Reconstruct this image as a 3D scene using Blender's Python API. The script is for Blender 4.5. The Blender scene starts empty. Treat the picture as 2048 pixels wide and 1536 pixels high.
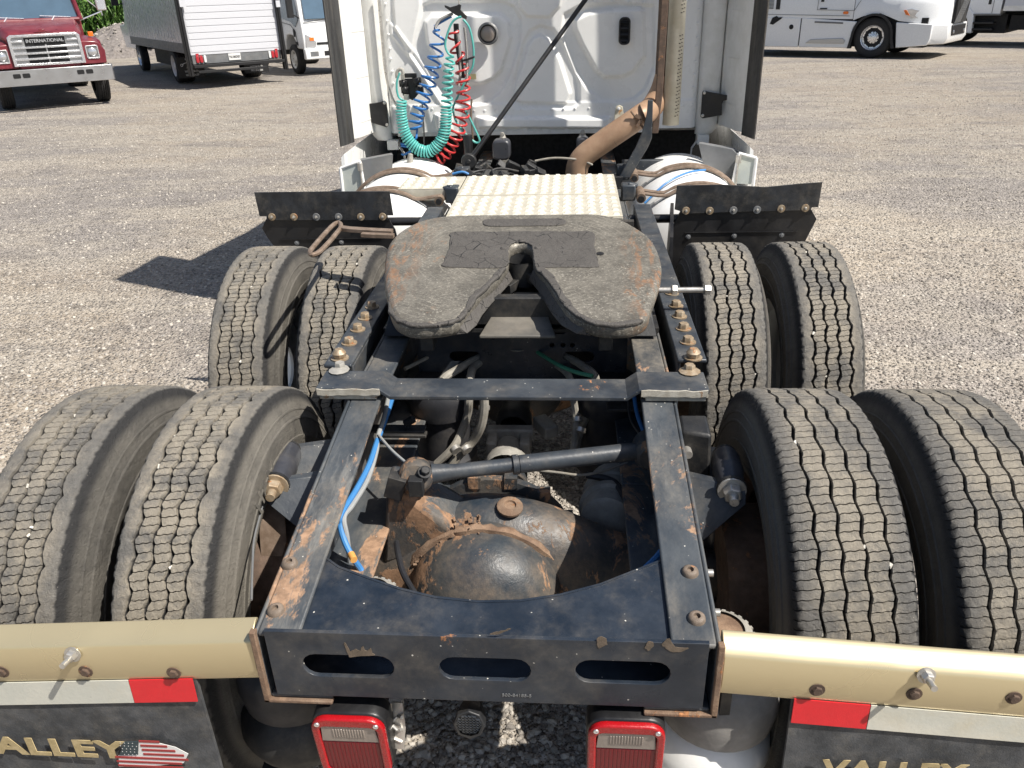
import bpy, bmesh, math, random
import numpy as np
from mathutils import Vector, Matrix, Euler
random.seed(7); rng=np.random.default_rng(7)
scene=bpy.context.scene; COL=scene.collection
# ------------------------------------------------------------ camera
cam=bpy.data.cameras.new('camera'); cam.sensor_width=36.0; cam.lens=27.58; cam.clip_start=0.05; cam.clip_end=2000
camo=bpy.data.objects.new('camera',cam); COL.objects.link(camo); scene.camera=camo
def cam_matrix(yaw,pitch,roll,loc):
    cy,sy,cp,sp=math.cos(yaw),math.sin(yaw),math.cos(pitch),math.sin(pitch)
    f=Vector((sy*cp,cy*cp,-sp)); r=Vector((cy,-sy,0)); d=f.cross(r)
    c,s=math.cos(roll),math.sin(roll); r2=c*r+s*d; d2=-s*r+c*d
    m=Matrix((r2,-d2,-f)).transposed().to_4x4(); m.translation=Vector(loc); return m
camo.matrix_world=cam_matrix(-0.08258,0.46402,0.03247,(0.158,-1.6564,1.9362))
# ------------------------------------------------------------ sky and sun
SUN=Vector((0.66,-0.30,1.0)).normalized()
world=bpy.data.worlds.new('World'); scene.world=world; world.use_nodes=True
nt=world.node_tree; bg=nt.nodes['Background']; sky=nt.nodes.new('ShaderNodeTexSky'); sky.sky_type='NISHITA'
sky.sun_disc=False; sky.sun_elevation=math.asin(SUN.z); sky.sun_rotation=math.atan2(SUN.x,SUN.y)
sky.air_density=1.0; sky.dust_density=1.6; sky.ozone_density=1.0
nt.links.new(sky.outputs[0],bg.inputs[0]); bg.inputs[1].default_value=0.075
sl=bpy.data.lights.new('sun','SUN'); sl.energy=5.0; sl.angle=math.radians(0.5); sl.color=(1.0,0.945,0.865)
so=bpy.data.objects.new('sun',sl); COL.objects.link(so); so.rotation_euler=SUN.to_track_quat('Z','Y').to_euler(); so.location=(6,-4,9)
vs=scene.view_settings; vs.view_transform='Standard'; vs.look='None'; vs.exposure=0.52; vs.gamma=1.0
try: vs.use_curve_mapping=False
except Exception: pass
scene.cycles.max_bounces=6
# ------------------------------------------------------------ mesh helpers
class MB:
    def __init__(s): s.v=[]; s.f=[]
    def add(s,vs_,fs_):
        o=len(s.v); s.v.extend([tuple(v) for v in vs_]); s.f.extend([tuple(i+o for i in f) for f in fs_]); return s
    def box(s,c,d,R=None):
        x,y,z=d[0]/2,d[1]/2,d[2]/2
        vs_=[Vector(q) for q in((-x,-y,-z),(x,-y,-z),(x,y,-z),(-x,y,-z),(-x,-y,z),(x,-y,z),(x,y,z),(-x,y,z))]
        if R is not None: vs_=[R@v for v in vs_]
        c=Vector(c); return s.add([v+c for v in vs_],[(0,3,2,1),(4,5,6,7),(0,1,5,4),(1,2,6,5),(2,3,7,6),(3,0,4,7)])
    def bb(s,a,b):
        return s.box([(a[i]+b[i])/2 for i in range(3)],[abs(b[i]-a[i]) for i in range(3)])
    def hexa(s,p):   # eight corners: bottom four then top four, counter-clockwise seen from above
        return s.add(p,[(0,3,2,1),(4,5,6,7),(0,1,5,4),(1,2,6,5),(2,3,7,6),(3,0,4,7)])
    def prism(s,poly,t,M):   # poly in local xy, extruded +t along local z
        n=len(poly); vs_=[M@Vector((a,b,0)) for a,b in poly]+[M@Vector((a,b,t)) for a,b in poly]
        return s.add(vs_,[tuple(range(n-1,-1,-1)),tuple(range(n,2*n))]+[(i,(i+1)%n,n+(i+1)%n,n+i) for i in range(n)])
    def strip(s,pts,w,t):   # ribbon along pts: w and t are vectors (width and thickness)
        w=Vector(w); t=Vector(t); vs_=[];n=len(pts)
        for q in pts:
            q=Vector(q); vs_+= [q-w/2-t/2,q+w/2-t/2,q+w/2+t/2,q-w/2+t/2]
        fs_=[]
        for i in range(n-1):
            for k in range(4): fs_.append((i*4+k,i*4+(k+1)%4,i*4+4+(k+1)%4,i*4+4+k))
        fs_+=[(3,2,1,0),(n*4-4,n*4-3,n*4-2,n*4-1)]
        return s.add(vs_,fs_)
    def tube(s,pts,r,n=10,cap=True):
        pts=[Vector(p) for p in pts]; m=len(pts); rs=r if hasattr(r,'__len__') else [r]*m
        T=[(pts[min(i+1,m-1)]-pts[max(i-1,0)]).normalized() for i in range(m)]
        u=T[0].orthogonal().normalized(); vs_=[]
        for i in range(m):
            u=(u-T[i]*u.dot(T[i])); u=u.normalized() if u.length>1e-6 else T[i].orthogonal().normalized(); w=T[i].cross(u)
            for k in range(n):
                a=2*math.pi*k/n; vs_.append(pts[i]+(u*math.cos(a)+w*math.sin(a))*rs[i])
        fs_=[(i*n+k,i*n+(k+1)%n,i*n+n+(k+1)%n,i*n+n+k) for i in range(m-1) for k in range(n)]
        if cap: fs_+=[tuple(range(n-1,-1,-1)),tuple(range((m-1)*n,m*n))]
        return s.add(vs_,fs_)
    def lathe(s,prof,c,axis,n=32,cap=False,arc=None):   # prof: (radius, along)
        c=Vector(c); A=Vector(axis).normalized(); u=A.orthogonal().normalized(); w=A.cross(u); vs_=[]
        for r,t in prof:
            for k in range(n):
                a=2*math.pi*k/n; vs_.append(c+A*t+(u*math.cos(a)+w*math.sin(a))*r)
        m=len(prof)
        fs_=[(i*n+k,i*n+(k+1)%n,i*n+n+(k+1)%n,i*n+n+k) for i in range(m-1) for k in range(n)]
        if cap: fs_+=[tuple(range(n-1,-1,-1)),tuple(range((m-1)*n,m*n))]
        return s.add(vs_,fs_)
    def bolt(s,c,nrm,r=.014,h=.012,washer=True,stud=0):
        c=Vector(c); A=Vector(nrm).normalized(); t=0
        if washer: s.lathe([(0.001,0),(r*1.5,0),(r*1.5,r*.22),(r*.9,r*.22)],c,A,16); t=r*.22
        s.lathe([(r,t),(r,t+h*.82),(r*.86,t+h),(0.0005,t+h)],c,A,6)
        if stud: s.lathe([(r*.55,t+h),(r*.55,t+h+stud),(0.0005,t+h+stud)],c,A,10)
        return s
def spline(pts,k=8,closed=False):
    P=[Vector(p) for p in pts]; n=len(P); out=[]
    rg=range(n) if closed else range(n-1)
    for i in rg:
        a=P[(i-1)%n] if closed or i>0 else P[0]; b=P[i]; c=P[(i+1)%n]; d=P[(i+2)%n] if closed or i+2<n else P[n-1]
        for j in range(k):
            t=j/k; out.append(0.5*((2*b)+(c-a)*t+(2*a-5*b+4*c-d)*t*t+(3*b-a-3*c+d)*t**3))
    if not closed: out.append(P[-1])
    return out
def finish(me,mat,smooth=38):
    if mat is not None: me.materials.append(mat)
    if smooth:
        me.shade_smooth(); me.set_sharp_from_angle(angle=math.radians(smooth))
    return me
def link(name,me,parent=None,loc=None,rot=None,label=None,kind=None,bevel=0):
    o=bpy.data.objects.new(name,me); COL.objects.link(o)
    if parent is not None: o.parent=parent
    if loc is not None: o.location=loc
    if rot is not None: o.rotation_euler=rot
    if label: o['label']=label
    if kind: o['kind']=kind
    if bevel:
        m=o.modifiers.new('bevel','BEVEL'); m.width=bevel; m.segments=2; m.limit_method='ANGLE'; m.angle_limit=math.radians(40); m.harden_normals=False
    return o
def obj(name,mb,mat,parent=None,**k):
    sm=k.pop('smooth',38); me=bpy.data.meshes.new(name); me.from_pydata(mb.v,[],mb.f); me.update()
    bm=bmesh.new(); bm.from_mesh(me); bmesh.ops.recalc_face_normals(bm,faces=bm.faces); bm.to_mesh(me); bm.free()
    return link(name,finish(me,mat,sm),parent,**k)
def thing(name,label,cat,loc=(0,0,0),rz=0,group=None):
    o=bpy.data.objects.new(name,None); COL.objects.link(o); o.location=loc; o.rotation_euler=(0,0,rz)
    o['label']=label; o['category']=cat; o.empty_display_size=.2
    if group: o['group']=group
    return o
def plate_mesh(outline,holes,t,M,bevel=0,res=2):   # flat plate with holes, rounded edge
    cu=bpy.data.curves.new('plate','CURVE'); cu.dimensions='2D'; cu.fill_mode='BOTH'; cu.extrude=max(t/2-bevel,0.0001); cu.bevel_depth=bevel; cu.bevel_resolution=res
    if bevel: cu.offset=-bevel
    for pl in [outline]+holes:
        sp=cu.splines.new('POLY'); sp.points.add(len(pl)-1); sp.use_cyclic_u=True
        for q,(a,b) in zip(sp.points,pl): q.co=(a,b,0,1)
    o=bpy.data.objects.new('tmp',cu); COL.objects.link(o); dg=bpy.context.evaluated_depsgraph_get()
    me=bpy.data.meshes.new_from_object(o.evaluated_get(dg)); bpy.data.objects.remove(o); bpy.data.curves.remove(cu)
    me.transform(M@Matrix.Translation((0,0,0))); me.materials.clear(); return me
def plate(name,outline,holes,t,M,mat,parent=None,bevel=0,**k):
    sm=k.pop('smooth',38); return link(name,finish(plate_mesh(outline,holes,t,M,bevel),mat,sm),parent,**k)
def text_mesh(body,size,M,ext=.0008,off=0,shear=0,sx=1,spacing=1):
    cu=bpy.data.curves.new('text','FONT'); cu.body=body; cu.size=size; cu.extrude=ext; cu.offset=off; cu.shear=shear; cu.align_x='CENTER'; cu.align_y='CENTER'; cu.space_character=spacing; cu.resolution_u=4
    o=bpy.data.objects.new('tmp',cu); COL.objects.link(o); dg=bpy.context.evaluated_depsgraph_get()
    me=bpy.data.meshes.new_from_object(o.evaluated_get(dg)); bpy.data.objects.remove(o); bpy.data.curves.remove(cu)
    me.transform(M@Matrix.Diagonal((sx,1,1,1))); me.materials.clear(); return me
def basis(o,x,y,z=None):
    x=Vector(x).normalized(); y=Vector(y); y=(y-x*y.dot(x)).normalized(); z=x.cross(y)
    m=Matrix((x,y,z)).transposed().to_4x4(); m.translation=Vector(o); return m
def stadium(cx,cy,w,h,n=8):
    r=h/2; a=[]
    for k in range(n+1):
        t=-math.pi/2+math.pi*k/n; a.append((cx+w/2-r+r*math.cos(t),cy+r*math.sin(t)))
    for k in range(n+1):
        t=math.pi/2+math.pi*k/n; a.append((cx-w/2+r+r*math.cos(t),cy+r*math.sin(t)))
    return a
def rrect(cx,cy,w,h,r,n=5):
    a=[]
    for sx,sy,t0 in((1,-1,-90),(1,1,0),(-1,1,90),(-1,-1,180)):
        for k in range(n+1):
            t=math.radians(t0+90*k/n); a.append((cx+sx*(w/2-r)+r*math.cos(t),cy+sy*(h/2-r)+r*math.sin(t)))
    return a
def circle(cx,cy,r,n=20): return [(cx+r*math.cos(2*math.pi*k/n),cy+r*math.sin(2*math.pi*k/n)) for k in range(n)]
# ------------------------------------------------------------ materials
class NT:
    def __init__(s,name):
        s.m=bpy.data.materials.new(name); s.m.use_nodes=True; s.t=s.m.node_tree; s.b=s.t.nodes['Principled BSDF']; s.L=s.t.links
        s.tc=s.t.nodes.new('ShaderNodeTexCoord'); s.co=s.tc.outputs['Object']
    def n(s,ty,**k):
        x=s.t.nodes.new(ty)
        for a,b in k.items(): setattr(x,a,b)
        return x
    def put(s,sock,val):
        if isinstance(val,bpy.types.NodeSocket): s.L.new(val,sock)
        else:
            try: sock.default_value=val
            except Exception: sock.default_value=(val[0],val[1],val[2],1)
    def noise(s,scale,detail=4,rough=.6,co=None,dist=0,sc=None):
        x=s.n('ShaderNodeTexNoise'); x.inputs['Scale'].default_value=scale; x.inputs['Detail'].default_value=detail; x.inputs['Roughness'].default_value=rough; x.inputs['Distortion'].default_value=dist
        co=co or s.co
        if sc is not None:
            mp=s.n('ShaderNodeMapping'); mp.inputs['Scale'].default_value=sc; s.L.new(co,mp.inputs[0]); co=mp.outputs[0]
        s.L.new(co,x.inputs['Vector']); return x.outputs['Fac']
    def voro(s,scale,feature='F1',out='Distance',co=None,rand=1):
        x=s.n('ShaderNodeTexVoronoi'); x.feature=feature; x.inputs['Scale'].default_value=scale; x.inputs['Randomness'].default_value=rand; s.L.new(co or s.co,x.inputs['Vector']); return x.outputs[out]
    def ramp(s,f,a,b,c0=0.,c1=1.):
        x=s.n('ShaderNodeMapRange'); x.interpolation_type='SMOOTHSTEP'; s.put(x.inputs[0],f); x.inputs[1].default_value=a; x.inputs[2].default_value=b; x.inputs[3].default_value=c0; x.inputs[4].default_value=c1; return x.outputs[0]
    def math(s,op,a,b=0.):
        x=s.n('ShaderNodeMath',operation=op); s.put(x.inputs[0],a); s.put(x.inputs[1],b); return x.outputs[0]
    def mix(s,f,a,b):
        x=s.n('ShaderNodeMix',data_type='RGBA'); s.put(x.inputs[0],f)
        for sk,c in((x.inputs[6],a),(x.inputs[7],b)):
            if isinstance(c,bpy.types.NodeSocket): s.L.new(c,sk)
            else: sk.default_value=(c[0],c[1],c[2],1)
        return x.outputs[2]
    def bump(s,h,strength=.3,dist=.01,nrm=None):
        x=s.n('ShaderNodeBump'); x.inputs['Strength'].default_value=strength; x.inputs['Distance'].default_value=dist; s.L.new(h,x.inputs['Height'])
        if nrm is not None: s.L.new(nrm,x.inputs['Normal'])
        return x.outputs[0]
    def out(s,col=None,rough=None,metal=None,normal=None,spec=None,coat=None,trans=None):
        if col is not None: s.put(s.b.inputs['Base Color'],col)
        if rough is not None: s.put(s.b.inputs['Roughness'],rough)
        if metal is not None: s.put(s.b.inputs['Metallic'],metal)
        if normal is not None: s.L.new(normal,s.b.inputs['Normal'])
        if spec is not None: s.put(s.b.inputs['Specular IOR Level'],spec)
        if coat is not None: s.put(s.b.inputs['Coat Weight'],coat)
        if trans is not None: s.put(s.b.inputs['Transmission Weight'],trans)
        return s.m
def worn(name,base,var=None,rough=.5,rust=0,dust=0,chips=0,metal=0,bump=.15,scale=1.,rustcol=(.27,.12,.05),dustcol=(.30,.26,.20),sc=None,spec=.5,streak=0):
    g=NT(name); var=var or tuple(c*1.5+.006 for c in base)
    c=g.mix(g.ramp(g.noise(9*scale,5,.65,sc=sc),.35,.7),base,var); r=rough; rr=g.ramp(g.noise(14*scale,4),.3,.75,rough-.09,rough+.14)
    if dust:
        d=g.math('MULTIPLY',g.ramp(g.noise(6*scale,7,.7,sc=sc),.5-.25*dust,.75),g.ramp(g.noise(60*scale,3),.25,.7,.5,1)); d=g.math('MULTIPLY',d,min(dust*1.2,.9)); c=g.mix(d,c,dustcol); rr=g.math('ADD',rr,g.math('MULTIPLY',d,.4))
    if streak:
        d=g.math('MULTIPLY',g.ramp(g.noise(11*scale,6,.75,sc=(1,.12,1)),.55,.75),streak); c=g.mix(d,c,(.33,.32,.29))
    h=g.noise(120*scale,4,.6)
    if rust:
        f=g.noise(7*scale,8,.72,sc=sc,dist=.4); k=g.ramp(f,.66-.17*rust,.70-.16*rust); rc=g.mix(g.ramp(g.noise(45*scale,5),.3,.7),rustcol,tuple(min(q*1.9,.6) for q in rustcol))
        c=g.mix(k,c,rc); rr=g.mix(k,rr,(.85,.85,.85)); h=g.math('ADD',h,g.math('MULTIPLY',k,.8))
    if chips:
        k=g.math('MULTIPLY',g.ramp(g.math('ADD',g.voro(70*scale),g.math('MULTIPLY',g.noise(260*scale,2),.25)),.27,.20),g.ramp(g.noise(24*scale,3),.60-.1*chips,.66-.1*chips)); c=g.mix(k,c,(.55,.53,.48))
    return g.out(c,rr,metal,g.bump(h,bump,.002),spec)
M={}
M['frame']=worn('painted_frame_steel',(.024,.030,.039),(.050,.058,.067),.42,rust=.08,dust=.28,chips=.6,bump=.2)
M['rail']=worn('weathered_rail_steel',(.030,.038,.048),(.074,.083,.091),.45,rust=.66,dust=.5,chips=.4,bump=.35,sc=(1,.4,1),rustcol=(.20,.125,.078),streak=.5)
M['cross']=worn('navy_crossmember_paint',(.011,.017,.027),(.026,.034,.047),.34,rust=.05,dust=.22,chips=.25,bump=.12)
M['dark']=worn('dirty_black_steel',(.010,.011,.013),(.022,.022,.022),.55,dust=.2,bump=.3)
M['axle']=worn('rusty_axle_casting',(.020,.029,.040),(.050,.056,.058),.38,rust=.62,dust=.55,bump=.5,rustcol=(.17,.10,.058),sc=(1,1,.6),dustcol=(.23,.17,.115))
M['rust']=worn('rusty_steel',(.13,.080,.052),(.26,.17,.11),.85,rust=.4,dust=.3,bump=.8,scale=2)
M['bolt']=worn('zinc_rust_bolt',(.28,.20,.12),(.40,.33,.24),.45,rust=.4,metal=.3,bump=.4,scale=5)
M['zinc']=worn('zinc_plated_steel',(.48,.46,.42),(.62,.60,.56),.35,metal=.7,bump=.1,scale=3)

M['white']=worn('white_cab_paint',(.79,.79,.77),(.83,.83,.81),.30,dust=.04,bump=.02,scale=.6,dustcol=(.5,.47,.40))
M['whitedirty']=worn('dirty_white_paint',(.68,.675,.64),(.76,.755,.73),.38,dust=.30,bump=.04,dustcol=(.48,.45,.38),scale=1.1)
M['cream']=worn('cream_deck_aluminium',(.46,.435,.36),(.56,.53,.45),.45,dust=.35,rust=.02,metal=.15,bump=.12,dustcol=(.42,.36,.22),scale=1.5)
M['rubber']=worn('black_rubber_trim',(.020,.020,.021),(.05,.05,.05),.6,dust=.25,bump=.4,sc=(2,2,.15))
M['plastic']=worn('black_plastic',(.010,.010,.011),(.016,.016,.017),.38,dust=.08,bump=.15)
M['greyhose']=worn('dusty_grey_hose',(.20,.19,.165),(.32,.30,.26),.8,dust=.5,bump=.4,scale=3)
M['tan']=worn('tan_heat_stained_pipe',(.30,.185,.115),(.38,.25,.16),.55,metal=.15,bump=.05,scale=1.2,dust=.15,dustcol=(.40,.28,.18))
M['brown']=worn('brown_strap_steel',(.17,.12,.085),(.28,.21,.16),.55,metal=.3,dust=.2,bump=.3,scale=3)
M['greyp']=worn('grey_plastic_panel',(.13,.135,.14),(.17,.175,.18),.5,dust=.25,bump=.1)
M['cast']=worn('cast_aluminium',(.30,.29,.26),(.42,.40,.36),.6,metal=.2,dust=.4,rust=.1,bump=.5,scale=3)
M['spring']=worn('air_spring_rubber',(.018,.019,.022),(.03,.03,.034),.5,dust=.15,bump=.2)
M['bushing']=worn('satin_black_shock',(.035,.037,.045),(.05,.052,.06),.35,dust=.15,bump=.05)
def flat(name,c,rough=.4,metal=0,coat=0,bump=0,var=.12,scale=20):
    g=NT(name); col=g.mix(g.noise(scale,4),tuple(x*(1-var) for x in c),tuple(min(1,x*(1+var)) for x in c))
    return g.out(col,g.ramp(g.noise(scale*2,3),.3,.7,rough*.85,rough*1.2),metal,g.bump(g.noise(scale*6,3),bump,.002) if bump else None,coat=coat)
M['teal']=flat('teal_coiled_hose',(.10,.42,.38),.38); M['blue']=flat('blue_coiled_hose',(.025,.15,.42),.35); M['red']=flat('red_coiled_hose',(.50,.035,.035),.35)
M['green']=flat('green_air_line',(.05,.22,.13),.5); M['greywire']=flat('grey_air_line',(.28,.29,.29),.6)
M['blueline']=flat('blue_air_line',(.05,.20,.46),.45); M['yellowtape']=flat('orange_tape',(.65,.33,.09),.5)
M['chrome']=flat('polished_metal',(.80,.80,.81),.28,.8)
M['lensred']=flat('red_lamp_lens',(.15,.003,.008),.34,coat=.0,var=.2,scale=30,bump=.2); M['lensbright']=flat('red_reflector_rim',(.36,.006,.010),.25,coat=.2,bump=.4,scale=60)
M['lensclear']=flat('clear_backup_lens',(.26,.22,.19),.18,coat=.5,bump=.3,scale=40)
M['black']=flat('matt_black',(.006,.006,.007),.7)
M['pale']=flat('pale_plastic',(.7,.7,.68),.4)
# rubber of the tyres: dusty tread crown, darker grooves
def tyre_material(name,dust):
    g=NT(name); sx=g.n('ShaderNodeSeparateXYZ'); g.L.new(g.co,sx.inputs[0])
    cx=g.n('ShaderNodeCombineXYZ'); g.L.new(sx.outputs[1],cx.inputs[1]); g.L.new(sx.outputs[2],cx.inputs[2])
    ln=g.n('ShaderNodeVectorMath',operation='LENGTH'); g.L.new(cx.outputs[0],ln.inputs[0]); r=ln.outputs['Value']
    oi=g.n('ShaderNodeObjectInfo'); ad=g.n('ShaderNodeVectorMath',operation='ADD'); g.L.new(g.co,ad.inputs[0]); g.L.new(oi.outputs['Random'],ad.inputs[1]); co=ad.outputs[0]
    top=g.ramp(r,.5065,.5128); side=g.ramp(r,.495,.47); lug=g.ramp(r,.498,.508)
    ax=g.math('ABSOLUTE',sx.outputs[0]); mid=g.ramp(ax,.105,.055)
    rub=g.mix(g.noise(40,5,co=co),(.020,.020,.021),(.045,.044,.043))
    d=g.math('MULTIPLY',g.ramp(g.noise(9,6,.75,co=co),.36,.60,.12,1.),g.ramp(g.noise(90,3,co=co),.2,.7,.6,1.))
    dd=g.math('MULTIPLY',g.math('MULTIPLY',d,top),g.math('ADD',g.math('MULTIPLY',mid,.85*dust),.22*dust))
    c=g.mix(g.math('MULTIPLY',top,.9),rub,g.mix(g.noise(70,6,.75,co=co),(.052,.050,.048),(.235,.228,.212)))
    c=g.mix(dd,c,g.mix(g.noise(30,4,co=co),(.235,.208,.165),(.38,.34,.275)))
    sd=g.math('MULTIPLY',g.math('MULTIPLY',side,g.ramp(g.noise(5,6,.7,co=co),.22,.6,.3,1)),.62*dust); c=g.mix(sd,c,(.19,.175,.148))
    h=g.math('ADD',g.noise(170,6,.85,co=co),g.math('MULTIPLY',g.noise(50,5,.75,co=co),1.8)); gr_=g.math('MULTIPLY',g.ramp(g.voro(160,co=co),.16,.08),g.ramp(g.noise(38,3,co=co),.52,.6)); c=g.mix(g.math('MULTIPLY',gr_,lug),c,(.42,.39,.33))
    return g.out(c,g.ramp(top,0,1,.62,.85),0,g.bump(h,.9,.005),.35)
M['tyre']=tyre_material('dusty_tyre_rubber',1.0); M['tyre_dusty']=tyre_material('pale_dusty_tyre_rubber',1.45)
# gravel
def gravel_material():
    g=NT('gravel_yard_ground'); co=g.co
    big=g.noise(.22,5,.6,co=co); med=g.noise(1.3,7,.7,co=co); trk=g.noise(.9,6,.65,co=co,sc=(.22,1.25,1)); trk2=g.noise(2.6,5,.65,co=co,sc=(.3,1.6,1))
    def vor(s):
        v=g.n('ShaderNodeTexVoronoi'); v.inputs['Scale'].default_value=s; g.L.new(co,v.inputs['Vector']); c=g.n('ShaderNodeSeparateColor'); g.L.new(v.outputs['Color'],c.inputs[0]); return v.outputs['Distance'],c.outputs[0],c.outputs[1]
    d1,a1,b1=vor(38); d2,a2,b2=vor(95); d3,a3,b3=vor(14)
    base=g.mix(g.ramp(big,.43,.57),(.235,.210,.192),(.37,.305,.225)); base=g.mix(g.ramp(g.noise(.55,5,.6,co=co),.50,.62,0,.8),base,(.43,.365,.275)); base=g.mix(g.ramp(g.noise(.8,4,.6,co=co,sc=(.35,1,1)),.56,.66,0,.7),base,(.17,.152,.14))
    base=g.mix(g.ramp(trk,.48,.60,0,.85),base,(.44,.385,.305)); base=g.mix(g.ramp(trk2,.54,.68,0,.62),base,(.165,.145,.135)); base=g.mix(g.ramp(med,.50,.62,0,.65),base,(.40,.355,.29)); base=g.mix(g.ramp(g.noise(9,5,.75,co=co),.56,.68,0,.5),base,(.15,.135,.125))
    stone=g.mix(g.ramp(a1,.0,1.),(.14,.128,.12),(.60,.55,.48)); base=g.mix(g.ramp(d1,.55,.25,.10,.50),base,stone)
    stone2=g.mix(g.ramp(a2,.1,.95),(.13,.12,.112),(.60,.55,.49)); base=g.mix(.34,base,stone2)
    pz=g.ramp(g.noise(3.2,7,.8,co=co,sc=(.6,1.3,1)),.53,.66,0,.55); base=g.mix(pz,base,(.13,.115,.105)); base=g.mix(g.math('MULTIPLY',g.ramp(b3,.88,.93),g.ramp(d3,.22,.14)),base,(.5,.47,.43))
    h=g.math('ADD',g.math('MULTIPLY',g.ramp(d1,.55,0),1.1),g.math('MULTIPLY',g.ramp(d2,.5,0),.5)); h=g.math('ADD',h,g.math('MULTIPLY',g.noise(5,5,co=co),1.6))
    return g.out(base,.92,0,g.bump(h,1.0,.018),.2)
M['gravel']=gravel_material()
def stone_material():
    g=NT('loose_stone'); oi=g.n('ShaderNodeObjectInfo'); r=oi.outputs['Random']
    c=g.mix(r,(.13,.12,.112),(.56,.52,.46)); c=g.mix(g.ramp(g.noise(60,4),.4,.7,0,.4),c,(.34,.29,.22)); return g.out(c,.85,0,g.bump(g.noise(90,3),.4,.002),.3)
M['stone']=stone_material()
M['flap']=worn('grey_rubber_flap',(.036,.039,.043),(.078,.081,.086),.6,dust=.25,bump=.5,scale=2.2,streak=.15)
M['tapered']=flat('red_reflective_tape',(.62,.02,.028),.35,bump=.2,scale=60); M['tapewhite']=worn('white_reflective_tape',(.50,.50,.44),(.60,.58,.50),.35,dust=.25,bump=.2,dustcol=(.5,.36,.14))
M['goldprint']=worn('gold_print',(.36,.28,.14),(.48,.38,.21),.7,bump=.2,scale=6); M['darkred']=flat('dark_red_print',(.28,.03,.03),.5); M['navyprint']=flat('dark_canton_print',(.03,.05,.06),.5)
M['tyre_letter']=worn('raised_tyre_lettering',(.07,.066,.058),(.14,.13,.11),.8,dust=.5,bump=.2)
M['yellowst']=flat('yellow_white_sticker',(.75,.68,.35),.5); M['fairgrey']=worn('greenish_white_panel',(.42,.46,.44),(.52,.55,.50),.5,dust=.3,bump=.05,dustcol=(.45,.43,.28))
M['rust2']=worn('brown_rust_and_stack_shade',(.075,.05,.036),(.13,.085,.06),.8,rust=.3,dust=.1,bump=.5,scale=3,rustcol=(.16,.08,.04)); M['rustcream']=worn('rust_streaked_cream',(.50,.46,.34),(.6,.56,.46),.5,rust=.6,bump=.1,scale=3,rustcol=(.30,.15,.06)); M['bluegrey']=flat('faded_blue_plastic',(.16,.24,.36),.5)
def guard_material():
    g=NT('spring_guard_steel'); w=g.n('ShaderNodeTexWave'); w.wave_type='BANDS'; w.bands_direction='Z'; w.inputs['Scale'].default_value=110; g.L.new(g.co,w.inputs['Vector']); return g.out(g.mix(w.outputs['Fac'],(.10,.10,.10),(.50,.50,.48)),.4,.4,g.bump(w.outputs['Fac'],.6,.003))
M['guard']=guard_material()
M['slider']=worn('greasy_slider_plate',(.10,.095,.085),(.17,.16,.14),.5,dust=.4,bump=.2,dustcol=(.22,.19,.15))
M['grit']=flat('pale_grit',(.60,.57,.50),.8)
M['rivet']=worn('brown_rusted_rivet',(.13,.10,.075),(.22,.17,.13),.6,rust=.3,bump=.4,scale=5)
M['barepatch']=worn('tan_scraped_patch',(.10,.078,.056),(.17,.13,.095),.85,bump=.5,scale=4)
M['dimple']=worn('worn_dimple_tops',(.66,.63,.54),(.74,.71,.63),.4,bump=.1)
M['palerub']=worn('dusty_grey_bellows',(.16,.155,.145),(.26,.25,.235),.75,dust=.4,bump=.2)
M['bareedge']=worn('bleached_peeling_edge',(.36,.33,.27),(.52,.49,.42),.7,rust=.4,dust=.2,bump=.5,scale=4,rustcol=(.22,.13,.07))
M['gold']=flat('gold_anodised_metal',(.60,.51,.32),.30,.55,var=.07,scale=2.5)
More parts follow.
